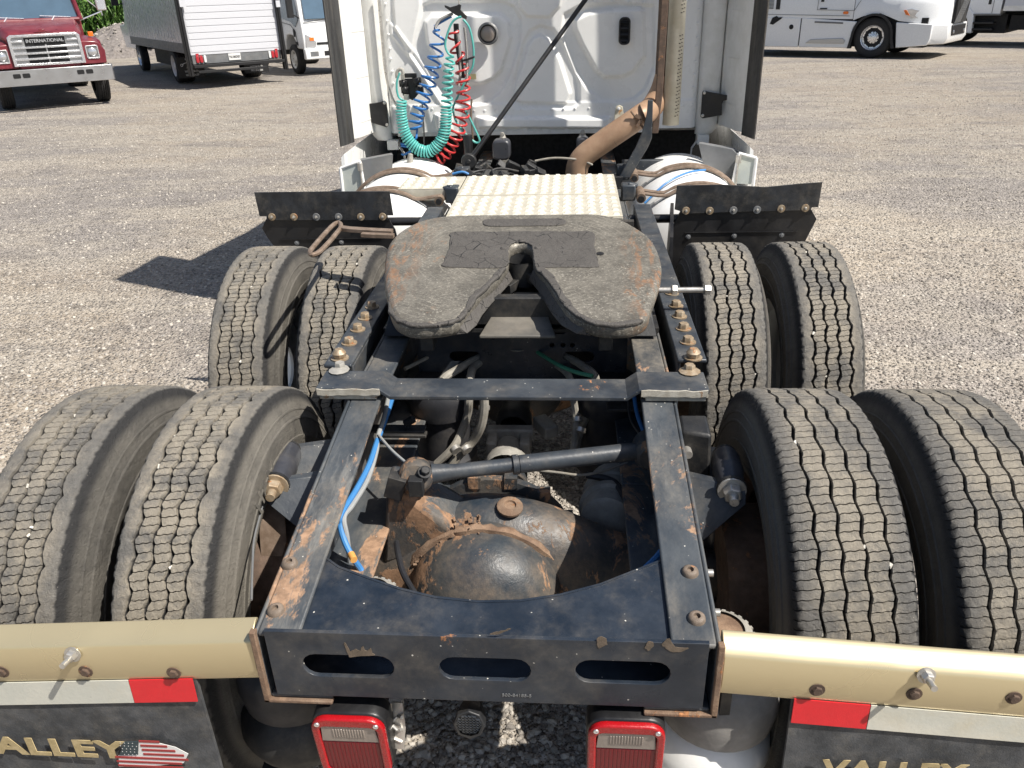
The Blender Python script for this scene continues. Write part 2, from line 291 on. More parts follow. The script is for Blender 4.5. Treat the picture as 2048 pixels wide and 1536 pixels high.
# ------------------------------------------------------------ ground
def gz(x,y): return 0.014*np.sin(x*.9+1.3)*np.sin(y*.7+.4)+.008*np.sin(x*2.3+y*1.7)-.004
def ground():
    n=260; a=np.linspace(-1,1,n); s=np.sign(a)*np.abs(a)**2.2*160
    X,Y=np.meshgrid(s,s+6,indexing='ij'); Z=gz(X,Y)*np.clip(1.0-np.hypot(X,Y-6)/60,0,1)-.004
    v=np.stack([X,Y,Z],-1).reshape(-1,3); i=np.arange(n-1); I,J=np.meshgrid(i,i,indexing='ij'); q=(I*n+J).ravel()
    f=np.stack([q,q+n,q+n+1,q+1],-1)
    me=bpy.data.meshes.new('gravel_ground'); me.from_pydata(v.tolist(),[],f.tolist()); me.update()
    link('ground',finish(me,M['gravel'],0),kind='structure'); me.shade_smooth()
ground()
def stones(name,pts,smin,smax,mats,mat=None,kind='stuff',parent=None):
    shapes=[]
    for k in range(4):
        bm=bmesh.new(); bmesh.ops.create_icosphere(bm,subdivisions=1,radius=1)
        for v in bm.verts: v.co=Vector((v.co.x*random.uniform(.75,1.25),v.co.y*random.uniform(.6,1.05),v.co.z*random.uniform(.4,.75)))
        me=bpy.data.meshes.new('stone_shape'); bm.to_mesh(me); bm.free(); me.materials.append(mat or M['stone']); shapes.append(me)
    me=bpy.data.meshes.new(name); me.from_pydata(pts.tolist(),[],[]); o=link(name,me,parent,kind=kind)
    ng=bpy.data.node_groups.new(name+'_scatter','GeometryNodeTree'); ng.interface.new_socket('Geometry',in_out='INPUT',socket_type='NodeSocketGeometry'); ng.interface.new_socket('Geometry',in_out='OUTPUT',socket_type='NodeSocketGeometry')
    N=ng.nodes; L=ng.links; gi=N.new('NodeGroupInput'); go=N.new('NodeGroupOutput'); j=N.new('GeometryNodeJoinGeometry')
    per=len(pts)//4
    idx=N.new('GeometryNodeInputIndex'); md=N.new('ShaderNodeMath'); md.operation='MODULO'; L.new(idx.outputs[0],md.inputs[0]); md.inputs[1].default_value=4
    for k,sm in enumerate(shapes):
        oi=N.new('GeometryNodeMeshToPoints')  # placeholder chain replaced below
        N.remove(oi)
        so_=bpy.data.objects.new('stone_shape',sm)
        inf=N.new('GeometryNodeObjectInfo'); inf.inputs[0].default_value=so_; inf.inputs['As Instance'].default_value=True
        ip=N.new('GeometryNodeInstanceOnPoints'); L.new(gi.outputs[0],ip.inputs['Points']); L.new(inf.outputs['Geometry'],ip.inputs['Instance'])
        cp=N.new('FunctionNodeCompare'); cp.data_type='FLOAT'; cp.operation='EQUAL'; L.new(md.outputs[0],cp.inputs[0]); cp.inputs[1].default_value=float(k); cp.inputs['Epsilon'].default_value=.1; L.new(cp.outputs[0],ip.inputs['Selection'])
        rr=N.new('FunctionNodeRandomValue'); rr.data_type='FLOAT_VECTOR'; rr.inputs[0].default_value=(-.5,-.5,0); rr.inputs[1].default_value=(.5,.5,6.28); L.new(rr.outputs[0],ip.inputs['Rotation']); rr.inputs['Seed'].default_value=k
        rs=N.new('FunctionNodeRandomValue'); rs.data_type='FLOAT'; rs.inputs[2].default_value=0; rs.inputs[3].default_value=1; rs.inputs['Seed'].default_value=k+9
        pw=N.new('ShaderNodeMath'); pw.operation='POWER'; L.new(rs.outputs[1],pw.inputs[0]); pw.inputs[1].default_value=3.0
        mr=N.new('ShaderNodeMapRange'); L.new(pw.outputs[0],mr.inputs[0]); mr.inputs[3].default_value=smin; mr.inputs[4].default_value=smax; L.new(mr.outputs[0],ip.inputs['Scale'])
        L.new(ip.outputs[0],j.inputs[0])
    L.new(j.outputs[0],go.inputs[0]); m=o.modifiers.new('scatter','NODES'); m.node_group=ng; return o
def ground_stones():
    n=150000; d=.35+ (rng.random(n)**1.5)*24; a=(rng.random(n)-.5)*math.radians(96)-.08
    x=.158+d*np.sin(a); y=-1.3+d*np.cos(a); z=gz(x,y)*np.clip(1.0-np.hypot(x,y-6)/60,0,1)-.003
    stones('loose_gravel',np.stack([x,y,z],-1),.0035,.017,None)
ground_stones()
# ------------------------------------------------------------ tyres
TR=.517
def tyre_mesh(name,sipe_shoulder=False,amp=.0045,tread=1.0):
    P=41; rows=[]   # (phase in pitch 0..1, is_sipe_bottom)
    for s in range(4):
        b=s/4; rows+=[(b,0),(b+.016,1),(b+.032,0),(b+.140,0)]
    NR=P*len(rows); ph=np.array([(p+r[0])/P*2*np.pi for p in range(P) for r in rows]); sip=np.array([r[1] for p in range(P) for r in rows]); loc=np.array([r[0] for p in range(P) for r in rows])
    cols=[]  # x, radius, kind(0 side,1 rib,2 groove bottom), groove idx for zigzag
    side=[(.105,.292),(.118,.300),(.123,.318),(.1265,.320),(.1265,.326),(.124,.329),(.130,.350),(.136,.372),(.139,.380),(.139,.3835),(.1365,.385),(.1375,.405),(.1375,.428),(.1400,.430),(.1400,.434),(.1365,.436),(.1335,.452),(.1355,.4535),(.1355,.458),(.1320,.459),(.1285,.474),(.1255,.486),(.1225,.497)]
    for x,r in side: cols.append((-x,r,0,None))
    half=.116; gr=[-.0705,-.0235,.0235,.0705]; gw=.0036 if sipe_shoulder else .0044
    ribs=[(-half,gr[0]-gw),(gr[0]+gw,gr[1]-gw),(gr[1]+gw,gr[2]-gw),(gr[2]+gw,gr[3]-gw),(gr[3]+gw,half)]
    for k,(a,b) in enumerate(ribs):
        n=6 if k in(0,4) else 5
        for i in range(n):
            t=i/(n-1); x=a+(b-a)*t; edge=.0035*(abs(x)/half)**4+(.004 if (k==0 and i==0) or (k==4 and i==n-1) else 0)
            ga=gr[k-1] if k>0 else None; gb=gr[k] if k<4 else None
            cols.append((x,TR-edge,1,(k-1 if k>0 else -1,k if k<4 else -1,t,k)))
        if k<4: cols.append((gr[k]-gw*.55,TR-.017,2,(k,k,0,k))); cols.append((gr[k]+gw*.55,TR-.017,2,(k,k,0,k)))
    for x,r in reversed(side): cols.append((x,r,0,None))
    NC=len(cols); X=np.zeros((NR,NC)); R=np.zeros((NR,NC)); A=np.repeat(ph[:,None],NC,1)
    def zig(g,u): # u: phase in pitches
        w=(u*2+.07*g)%2; return amp*np.where(w<1,w*2-1,3-2*w)
    upos=ph/(2*np.pi)*P; nz=rng.normal(0,1,(NR,NC))
    for c,(x,r,kd,inf) in enumerate(cols):
        X[:,c]=x; R[:,c]=r
        if kd==1:
            ga,gb,t,k=inf; za=zig(ga,upos) if ga>=0 else 0*upos; zb=zig(gb,upos) if gb>=0 else 0*upos
            X[:,c]+=za*(1-t)+zb*t
            can=(k in(1,2,3)) or sipe_shoulder
            if can:
                notch=np.isin(np.round(loc*4)%4,[0]) if False else ((np.arange(NR)//4)%2==(k%2))
                R[:,c]-=sip*.010
                if t in(0,1) and k in(1,2,3): pass
                A[:,c]+= (.0011/TR)*(1 if int(round(t*4))%2 else -1)+(.005/TR)*(t-.5)
            R[:,c]+=nz[:,c]*.0004; X[:,c]+=rng.normal(0,.0005,NR)*(t in(0,1))
            if not can and t in(0,1) and ((k==0)==(t==1)):  # shoulder notches at the groove
                nt_=(np.arange(NR)%8)<3; X[:,c]+=np.where(nt_,(.004 if k==4 else -.004),0)
            if t in(0,1) and k in(1,2,3) and not sipe_shoulder:
                nt_=((np.arange(NR)+4*(k%2))%8)<3; X[:,c]+=np.where(nt_,(.0045 if t==0 else -.0045),0)
            if (k==0 and t==0) or (k==4 and t==1):
                nt_=(np.arange(NR)%8)<3; R[:,c]-=np.where(nt_,.005,0); 
        elif kd==2: X[:,c]+=zig(inf[0],upos)
    X*=1-(1-tread)*np.clip((R-.42)/.075,0,1)
    v=np.stack([X,R*np.sin(A),R*np.cos(A)],-1).reshape(-1,3)
    i=np.arange(NR)[:,None]; j=np.arange(NC-1)[None,:]; q=i*NC+j; q2=((i+1)%NR)*NC+j
    f=np.stack([q,q2,q2+1,q+1],-1).reshape(-1,4)
    me=bpy.data.meshes.new(name); me.vertices.add(len(v)); me.vertices.foreach_set('co',v.astype(np.float32).ravel()); me.loops.add(f.size); me.loops.foreach_set('vertex_index',f.astype(np.int32).ravel()); me.polygons.add(len(f)); me.polygons.foreach_set('loop_start',np.arange(0,f.size,4,dtype=np.int32)); me.update(calc_edges=True); me.validate()
    me.materials.append(M['tyre']); me.shade_smooth(); me.set_sharp_from_angle(angle=math.radians(32)); return me
TYRE_A=tyre_mesh('drive_tyre',False,.0058,.885); TYRE_B=tyre_mesh('sipe_tyre',True,.0042)
def lettering(body,r,size,side,rot):
    cu=text_mesh(body,size,Matrix(),.0012,.0006,spacing=1.15); me=cu; # bend onto the sidewall
    for v in me.vertices:
        a=v.co.x/r+rot; rr=r+v.co.y; v.co=Vector((side*(.1355+v.co.z*.8+.001),rr*math.sin(a)*side*-1,rr*math.cos(a)))
    me.update(); return me
LETTER={ (s,b):lettering(b,.398,.045,s,rt) for s in(1,) for b,rt in(('HAULER',-.55),('ENERGY',1.05))}
def rim_mb():
    g=MB(); g.lathe([(.292,-.104),(.300,-.112),(.304,-.108),(.296,-.098),(.283,-.085),(.262,-.07),(.262,.03),(.283,.085),(.296,.098),(.304,.108),(.300,.112),(.292,.104),(.268,.09),(.250,.06),(.250,-.07),(.272,-.09),(.292,-.104)],(0,0,0),(1,0,0),56); return g
def disc_mb(off):
    g=MB(); g.lathe([(.252,off+.02),(.20,off-.01),(.17,off),(.10,off),(.10,off+.012),(.17,off+.012),(.20,off+.004),(.252,off+.032)],(0,0,0),(1,0,0),40); return g
def drum_mb():
    g=MB(); g.lathe([(.05,-.02),(.20,-.02),(.212,0),(.212,.15),(.22,.155),(.22,.19),(.205,.19),(.20,.17),(.20,.0),(.05,0)],(0,0,0),(1,0,0),40); return g
def wheel(x,y,mesh,parent,inner,rimmat,seed):
    t=link('tyre',mesh,parent,loc=(x,y,TR),rot=(seed*1.37,0,0 if x>0 else math.pi))
    if mesh is TYRE_A and inner and x<0 and y<1: t.material_slots[0].link='OBJECT'; t.material_slots[0].material=M['tyre_dusty']
    r=obj('rim',rim_mb(),rimmat,t); d=obj('wheel_disc',disc_mb((-.06 if inner else .0)),rimmat,t)
    if inner and x<0 and y<1:
        for b,rr in(('HAULER',0),):
            pass
    if inner: obj('brake_drum',drum_mb(),M['rust2'],t,loc=(-.17,0,0))
    return t
# ------------------------------------------------------------ the tractor
truck=thing('semi_tractor','white sleeper truck filling the foreground, bare chassis, fifth wheel and eight dusty drive tyres','truck')
T=truck
XI,XO=.716,1.046
for y,ms,xx in((0,(TYRE_A,TYRE_A,TYRE_B,TYRE_B),(-1.046,-.716,.732,1.056)),(1.31,(TYRE_A,)*4,(-1.060,-.724,.735,1.061))):
    for x,m_,inn in((xx[0],ms[0],0),(xx[1],ms[1],1),(xx[2],ms[2],1),(xx[3],ms[3],0)):
        wheel(x,y,m_,T,inn,M['rust2'] if inn and y==0 else M['greyp'] if inn else M['whitedirty'],int(abs(x)*10+y*3+(x>0)*5))
for tyre_ in [o for o in T.children if o.name.startswith('tyre')]:
    g=MB(); tb='sipe' in tyre_.data.name; sc_=1 if tb else .885; r9=np.random.default_rng(int(abs(tyre_.location.x)*100+tyre_.location.y*7))
    for k in range(13):
        a=r9.random()*6.28; xg=r9.choice([-.0705,-.0235,.0235,.0705])*sc_+r9.normal(0,.002); s_=.0022+.003*r9.random(); rr=TR-.006; c=Vector((xg,rr*math.sin(a),rr*math.cos(a)))
        g.box(c,(s_*1.5,s_*2.2,s_*1.6),Euler(r9.random(3)*3).to_matrix())
    obj('trapped_grit',g,M['grit'],tyre_,kind='stuff')
# raised maker's letters on the inner left sidewall
for body,rt in(('HAN',.30),('RNE',-.93)):
    me=text_mesh(body,.062,Matrix(),.0022,.0012,spacing=1.1)
    for v in me.vertices:
        a=v.co.x/.385-rt; rr=.378+v.co.y; v.co=Vector((-XI+.1375+v.co.z*.7,rr*math.sin(a),TR+rr*math.cos(a)))
    link('sidewall_lettering',finish(me,M['tyre_letter'] if 'tyre_letter' in M else M['dark'],0),T)
# frame rails
def ztop(y): return .98 if y>=.157 else .98-(.157-y)*.134
YE=-.592; YF=5.6
def rail(s):
    g=MB(); o,i=s*.432,s*.342
    def seg(xa,xb,y0,y1,f0,f1,g0,g1):
        xa,xb=min(xa,xb),max(xa,xb)
        g.hexa([(xa,y0,f0),(xb,y0,f0),(xb,y1,f1),(xa,y1,f1),(xa,y0,g0),(xb,y0,g0),(xb,y1,g1),(xa,y1,g1)])
    for y0,y1 in((YE,.157),(.157,YF)):
        zt0,zt1=ztop(y0),ztop(y1)
        seg(s*.423,o,y0,y1,.712,.712,zt0,zt1)
        seg(i,s*.4228,y0,y1,zt0-.010,zt1-.010,zt0,zt1)
        seg(s*.300,s*.4228,y0,y1,.712,.712,.722,.722)
    return g
rails=[obj('frame_rail',rail(s),M['rail'],T,bevel=.004) for s in(-1,1)]
def dome(c,n,r=.018,h=.011,hexed=True):
    g=MB(); p=[(r*1.0,0),(r*.93,h*.6),(r*.7,h*.95),(r*.45,h)]
    g.lathe(p+[(r*.40,h),(r*.36,h*.3),(.0004,h*.3)],c,n,18); return g
SL=(0,-.134,1)
for px in [(-0.4117,-0.4229,0.9),(-0.4029,-0.5409,0.885),(0.3955,-0.4219,0.9),(0.3936,-0.534,0.885)]:
    n=Vector((0,-.134,1)).normalized(); z=ztop(px[1]); obj('frame_bolt',dome((px[0],px[1],z),n,.0168,.010),M['rivet'],rails[0 if px[0]<0 else 1])
# bolts through the outside of the right rail, and three on the inside of the left
for y,z,st in((-.41,.79,.015),(-.50,.80,.0),(-.30,.80,.018),(-.06,.80,.0),(.06,.86,.0),(.16,.90,.012),(-.18,.84,.0)):
    g=MB(); g.tube([(.432,y,z),(.432+.018+st,y,z)],.0085,10); obj('frame_bolt',g,M['zinc'] if st else M['bolt'],rails[1])
for y,z in((-.10,.86),(-.16,.83),(-.145,.89)):
    obj('frame_bolt',MB().bolt((-.422,y,z),(1,0,0),.013,.014),M['dark'],rails[0])
# inner gusset plate on the left rail and on the right
g=MB(); g.bb((-.421,-.22,.735),(-.413,.10,.93)); obj('gusset_plate',g,M['frame'],T,bevel=.003)
# rear crossmember: face with three slots, arched top plate, lower flange
RF=basis((0,-.592,.80),(1,0,0),(0,.0,1))
face=[(-.408,-.075),(.408,-.075),(.408,.088),(-.408,.088)]
sl=[stadium(-.2575,.006,.176,.056),stadium(.002,.009,.172,.056),stadium(.2565,.012,.174,.056)]
cm=plate('crossmember',face,[list(reversed(q)) for q in sl],.009,RF,M['cross'],T,bevel=.0012)
arc=[(-0.3657,-0.3795,0.872),(-0.3126,-0.4172,0.872),(-0.249,-0.4425,0.872),(-0.177,-0.4694,0.872),(-0.1038,-0.4882,0.872),(-0.0192,-0.4963,0.872),(0.0632,-0.4919,0.872),(0.1404,-0.4752,0.872),(0.2189,-0.4468,0.872),(0.2901,-0.409,0.872),(0.3554,-0.3747,0.872)]
poly=[(p[0],p[1]) for p in arc]
TM=Matrix(((1,0,0,0),(0,1,0,0),(0,.134,1,.9395),(0,0,0,1)))
top=[(-.413,-.588)]+[(-.413,-.385)]+[(p[0],max(p[1],-.56)) for p in arc]+[(.413,-.385),(.413,-.588)]
g=MB(); g.prism([(a,b) for a,b in top],.008,TM); obj('top_plate',g,M['cross'],cm,bevel=.002)
g=MB(); g.bb((-.40,-.588,.722),(.40,-.44,.731)); g.bb((-.413,-.44,.722),(.413,-.43,.80)); obj('lower_flange',g,M['cross'],cm)
g=MB(); pts=[Vector(p)+Vector((0,0,0)) for p in arc]
g.strip([(p[0],p[1]+.001,.9395+.134*p[1]-.006) for p in arc],(0,.006,0),(0,0,.03)); obj('arch_lip',g,M['cross'],cm)
me=text_mesh('500-84185-5',.011,basis((.06,-.5975,.745),(1,0,0),(0,0,1)),.0004); link('stamped_number',finish(me,M['greyp'],0),cm)
# scraped and rusty patches on the crossmember face
for pts in([(-0.2578,-0.5974,0.8665),(-0.252,-0.5974,0.8576),(-0.248,-0.5974,0.8449),(-0.2374,-0.5974,0.8527),(-0.2297,-0.5974,0.8475),(-0.2226,-0.5974,0.8605),(-0.2185,-0.5974,0.8479),(-0.2094,-0.5974,0.8556),(-0.2066,-0.5974,0.8429),(-0.2031,-0.5974,0.8375),(-0.2426,-0.5974,0.8322),(-0.2535,-0.5974,0.8343)],[(0.2086,-0.5974,0.8951),(0.2163,-0.5974,0.8995),(0.2256,-0.5974,0.8939),(0.2266,-0.5974,0.8834),(0.2208,-0.5974,0.8761),(0.213,-0.5974,0.8705),(0.2089,-0.5974,0.881)],[(0.295,-0.5974,0.8826),(0.3023,-0.5974,0.8916),(0.3103,-0.5974,0.8867),(0.3083,-0.5974,0.876),(0.3008,-0.5974,0.8686),(0.2941,-0.5974,0.8737)],[(0.3234,-0.5974,0.8854),(0.3354,-0.5974,0.8999),(0.3469,-0.5974,0.8811),(0.3703,-0.5974,0.8785),(0.3657,-0.5974,0.8712),(0.3504,-0.5974,0.8671),(0.3372,-0.5974,0.8701),(0.3289,-0.5974,0.8786)],[(0.0162,-0.5974,0.8984),(0.027,-0.5974,0.904),(0.0377,-0.5974,0.9062),(0.0485,-0.5974,0.9129),(0.0543,-0.5974,0.9131),(0.0524,-0.5974,0.9095),(0.0376,-0.5974,0.902),(0.0241,-0.5974,0.8965)]):
    P_=[(p[0],p[2]) for p in pts]; q_=[(v_.x+rng.normal(0,.0008),v_.y+rng.normal(0,.0008)) for v_ in spline([(a,b,0) for a,b in P_],3,True)]
    if min(b for a,b in q_)>.6:
        plate('bare_patch',q_,[],.0008,Matrix(((1,0,0,0),(0,0,-1,-.5972),(0,1,0,0),(0,0,0,1))),M['barepatch'],cm)
# rail end caps: square opening lips
for s in(-1,1):
    g=MB(); g.bb((s*.436,-.60,.705),(s*.424,-.585,.885)); g.bb((s*.436,-.60,.705),(s*.30,-.585,.713)); obj('rail_end_lip',g,M['rust'],rails[0 if s<0 else 1],bevel=.002)
# ------------------------------------------------------------ bolted angles and cross bar
for s,bl in((-1,[(-0.496,0.7466,1.02),(-0.4978,0.6484,1.02),(-0.5001,0.5526,1.02),(-0.5014,0.4481,1.02)]),(1,[(0.4746,0.8651,1.02),(0.4734,0.7478,1.02),(0.4774,0.6562,1.02),(0.4782,0.5585,1.02),(0.479,0.4565,1.02)])):
    g=MB(); y0=.30 if s<0 else .34
    g.bb((s*.535,y0,1.0),(s*.455,2.1,1.012)); g.bb((s*.467,y0+.02,.80),(s*.4555,2.1,1.0))
    a=obj('mounting_angle',g,M['frame'],T,bevel=.004)
    for p in bl: obj('bolt',MB().bolt((s*.498,p[1],1.012),(0,0,1),.0155,.016),M['bolt'],a)
    q=[(-0.5013,0.341,1.02)] if s<0 else [(0.4808,0.3488,1.02)]
    g=MB().bolt((s*.498,q[0][1],1.012),(0,0,1),.017,.012); g.lathe([(.018,0),(.020,.01),(.011,.022),(.0005,.024)],(s*.498,q[0][1],1.02),(0,0,1),9); obj('rusted_nut',g,M['bolt'],a)
g=MB()
prof=[(-.512,1.010),(-.345,1.010),(-.315,.988),(.305,.988),(.335,1.010),(.512,1.010)]
g.strip([(x,.200,z) for x,z in prof],(0,.108,0),(0,0,.012))
cb=obj('cross_bar',g,M['frame'],T,bevel=.0025,smooth=0)
for s in(-1,1):
    g=MB(); g.bb((s*.51,.146,.992),(s*.345,.258,1.0035)); g.bb((s*.505,.150,.981),(s*.352,.255,.9915)); o=obj('packing_plate',g,M['bareedge'],cb,bevel=.002)
    g=MB(); n=9
    g.strip([(s*(.34+.168*k/n),.1435,1.0065+rng.normal(0,.0012)) for k in range(n+1)],(0,.004,0),(0,0,.017)); obj('bare_edge',g,M['bareedge'],cb)
    g=MB().bolt((s*.475,.262 if s<0 else .255,1.016),(0,0,1),.015,.018); g.lathe([(.025,0),(.029,.005),(.016,.010),(.0005,.012)],(s*.475,.25,1.015),(0,0,1),11); obj('rusted_nut',g,M['cast'] if s<0 else M['bolt'],cb)
# ------------------------------------------------------------ main crossmember under the fifth wheel
CF=basis((0,.66,.80),(1,0,0),(0,0,1))
hl=[stadium(-.185,.075,.10,.035),stadium(.185,.075,.10,.035),stadium(-.06,.165,.09,.02),stadium(.10,.165,.09,.02)]+[circle(q,.115,.008,12) for q in(.10,.135,.165)]
mc=plate('crossmember',[(-.34,-.02),(.34,-.02),(.34,.19),(-.34,.19)],[list(reversed(q)) for q in hl],.01,CF,M['cross'],T,bevel=.001)
g=MB(); g.bb((-.34,.60,.768),(.34,.655,.778)); g.bb((-.34,.62,.975),(.34,.75,.986)); g.bb((-.34,.80,.75),(.34,.81,.97)); obj('flange',g,M['dark'],mc)
# ------------------------------------------------------------ fifth wheel coupling plate
FA,FB=1.076,.1075; FK=math.sqrt(1+FB*FB)
FM=Matrix(((1,0,0,0),(0,1/FK,-FB/FK,0),(0,FB/FK,1/FK,FA),(0,0,0,1)))
def yl(y): return y+.20*max(0,.60-y)
def fl(pts): return [(p[0],yl(p[1])*FK) for p in pts]
outl=fl([(-0.2826,1.2071,1.2058),(-0.1363,1.2118,1.2063),(0.032,1.2094,1.206),(0.1987,1.2102,1.2061),(0.2592,1.2021,1.2052),(0.3286,1.162,1.2009),(0.3875,1.0727,1.1913),(0.4272,0.982,1.1816),(0.4446,0.8654,1.169),(0.4454,0.746,1.1562),(0.4281,0.6358,1.1443),(0.4037,0.5139,1.1312),(0.3858,0.42,1.1211),(0.3736,0.358,1.1145),(0.3522,0.3196,1.1104),(0.3103,0.2947,1.1077),(0.2539,0.2947,1.1077),(0.21,0.3198,1.1104),(0.1608,0.3849,1.1174),(0.1325,0.4678,1.1263),(0.104,0.5767,1.138),(0.0762,0.6728,1.1483),(0.0555,0.7235,1.1538),(0.0389,0.7761,1.1594),(0.0329,0.8489,1.1673),(0.0236,0.8995,1.1727),(0.0073,0.9205,1.175),(-0.0135,0.9262,1.1756),(-0.0335,0.9188,1.1748),(-0.0447,0.8933,1.172),(-0.0449,0.8442,1.1668),(-0.0432,0.7775,1.1596),(-0.0546,0.7195,1.1533),(-0.0769,0.642,1.145),(-0.1063,0.5583,1.136),(-0.1276,0.4599,1.1254),(-0.1442,0.377,1.1165),(-0.1631,0.3245,1.1109),(-0.2098,0.299,1.1081),(-0.2794,0.2907,1.1072),(-0.3278,0.3247,1.1109),(-0.3582,0.3867,1.1176),(-0.3874,0.5004,1.1298),(-0.4174,0.6245,1.1431),(-0.4439,0.7487,1.1565),(-0.4649,0.8713,1.1697),(-0.4677,0.9767,1.181),(-0.4486,1.0598,1.1899),(-0.4075,1.1392,1.1985),(-0.3584,1.1832,1.2032)])
outl=[(q.x,q.y) for q in spline([(a,b,0) for a,b in outl],3,True)]
fw=plate('fifth_wheel',list(reversed(outl)),[],.050,FM@Matrix.Translation((0,0,-.030)),None,T,bevel=.018)
def fifth_material():
    g=NT('scuffed_coupling_plate'); sx=g.n('ShaderNodeSeparateXYZ'); g.L.new(g.co,sx.inputs[0])
    c=g.mix(g.ramp(g.noise(12,7,.7),.35,.68),(.120,.110,.092),(.215,.198,.165))
    sp=g.noise(190,4,.75,sc=(.6,1.0,1)); pw=g.ramp(g.noise(7,5),.35,.6,.35,1); c=g.mix(g.math('MULTIPLY',g.ramp(sp,.565,.64,0,.95),pw),c,(.50,.465,.39)); c=g.mix(g.ramp(sp,.45,.36,0,.7),c,(.060,.056,.048)); wv=g.n('ShaderNodeTexWave'); wv.wave_type='RINGS'; wv.rings_direction='Z'; wv.inputs['Scale'].default_value=14; wv.inputs['Distortion'].default_value=1.2; mp_=g.n('ShaderNodeMapping'); mp_.inputs['Location'].default_value=(0,-.85,0); g.L.new(g.co,mp_.inputs[0]); g.L.new(mp_.outputs[0],wv.inputs['Vector']); c=g.mix(g.math('MULTIPLY',g.ramp(wv.outputs['Fac'],.86,.98),g.ramp(g.noise(9,4),.5,.62,0,.3)),c,(.40,.37,.31)); c=g.mix(g.ramp(g.noise(5,5,.6),.52,.70,0,.4),c,(.10,.092,.078))
    ax=g.math('ABSOLUTE',sx.outputs[0]); edge=g.ramp(ax,.30,.40)
    rs=g.noise(13,7,.7,sc=(2.4,.55,1),dist=.6); rk=g.math('MULTIPLY',g.ramp(rs,.47,.58),edge)
    rk2=g.math('MULTIPLY',g.ramp(g.noise(22,5,.7,sc=(1,.6,1)),.625,.67),g.ramp(ax,.20,.32)); rk=g.math('MULTIPLY',g.math('MAXIMUM',rk,rk2),g.ramp(g.noise(50,4),.3,.6,.25,.9))
    c=g.mix(g.math('MULTIPLY',rk,.85),c,g.mix(g.noise(60,4),(.27,.12,.05),(.38,.21,.11)))
    h=g.math('ADD',sp,g.math('MULTIPLY',g.noise(30,6,.7),1.5))
    return g.out(c,g.ramp(g.noise(11,5),.35,.65,.38,.6),.3,g.bump(h,.32,.003),.5)
def grease_material():
    g=NT('dried_grease'); n=g.noise(26,7,.7,dist=1.2); cr=g.voro(16,'DISTANCE_TO_EDGE'); w=g.noise(9,3,dist=2)
    c=g.mix(g.noise(14,5),(.058,.053,.048),(.105,.097,.088)); ck=g.math('MULTIPLY',g.ramp(cr,.02,.005),g.ramp(w,.5,.58)); c=g.mix(ck,c,(.02,.02,.02))
    h=g.math('ADD',g.math('MULTIPLY',n,1.5),g.math('MULTIPLY',ck,-.8)); return g.out(c,.62,0,g.bump(h,.75,.008),.4)
M['fifth']=fifth_material(); M['grease']=grease_material(); fw.data.materials.append(M['fifth'])
# skirt of caked grease round the throat ramps and rear lobes
def blob(name,pts,mat,t,off,parent,jit=.002,sub=4,zb=-.002):
    P=fl(pts); P=[(q.x+rng.normal(0,jit),q.y+rng.normal(0,jit)) for q in spline([(a,b,0) for a,b in P],sub,True)]
    return plate(name,P,[],t,FM@Matrix.Translation((0,0,off)),mat,parent,bevel=min(t*.45,.004))
blob('grease_pad',[(-0.2591,1.0266,1.1864),(-0.1739,1.0314,1.1869),(-0.0672,1.0314,1.1869),(0.0389,1.0301,1.1867),(0.1444,1.0259,1.1863),(0.2332,1.0181,1.1854),(0.2381,0.8949,1.1722),(0.2468,0.7608,1.1578),(0.2365,0.731,1.1546),(0.1461,0.7324,1.1547),(0.0551,0.7338,1.1549),(0.0414,0.776,1.1594),(0.0344,0.8613,1.1686),(0.0232,0.9098,1.1738),(0.0068,0.931,1.1761),(-0.0141,0.9367,1.1767),(-0.0368,0.9293,1.1759),(-0.0477,0.901,1.1729),(-0.0479,0.8442,1.1668),(-0.0416,0.7539,1.157),(-0.0748,0.7313,1.1546),(-0.1914,0.7331,1.1548),(-0.2514,0.7433,1.1559),(-0.2534,0.7931,1.1613),(-0.2501,0.8797,1.1706),(-0.2571,0.9717,1.1805)],M['grease'],.007,-.0045,fw,.0015)
blob('grease_pad',[(-0.1588,1.1245,1.1969),(-0.1417,1.1478,1.1994),(-0.0205,1.1471,1.1993),(0.1164,1.149,1.1995),(0.1411,1.1187,1.1963),(0.1172,1.0874,1.1929),(-0.0169,1.0825,1.1924),(-0.1361,1.0858,1.1927)],M['grease'],.006,-.004,fw,.001)
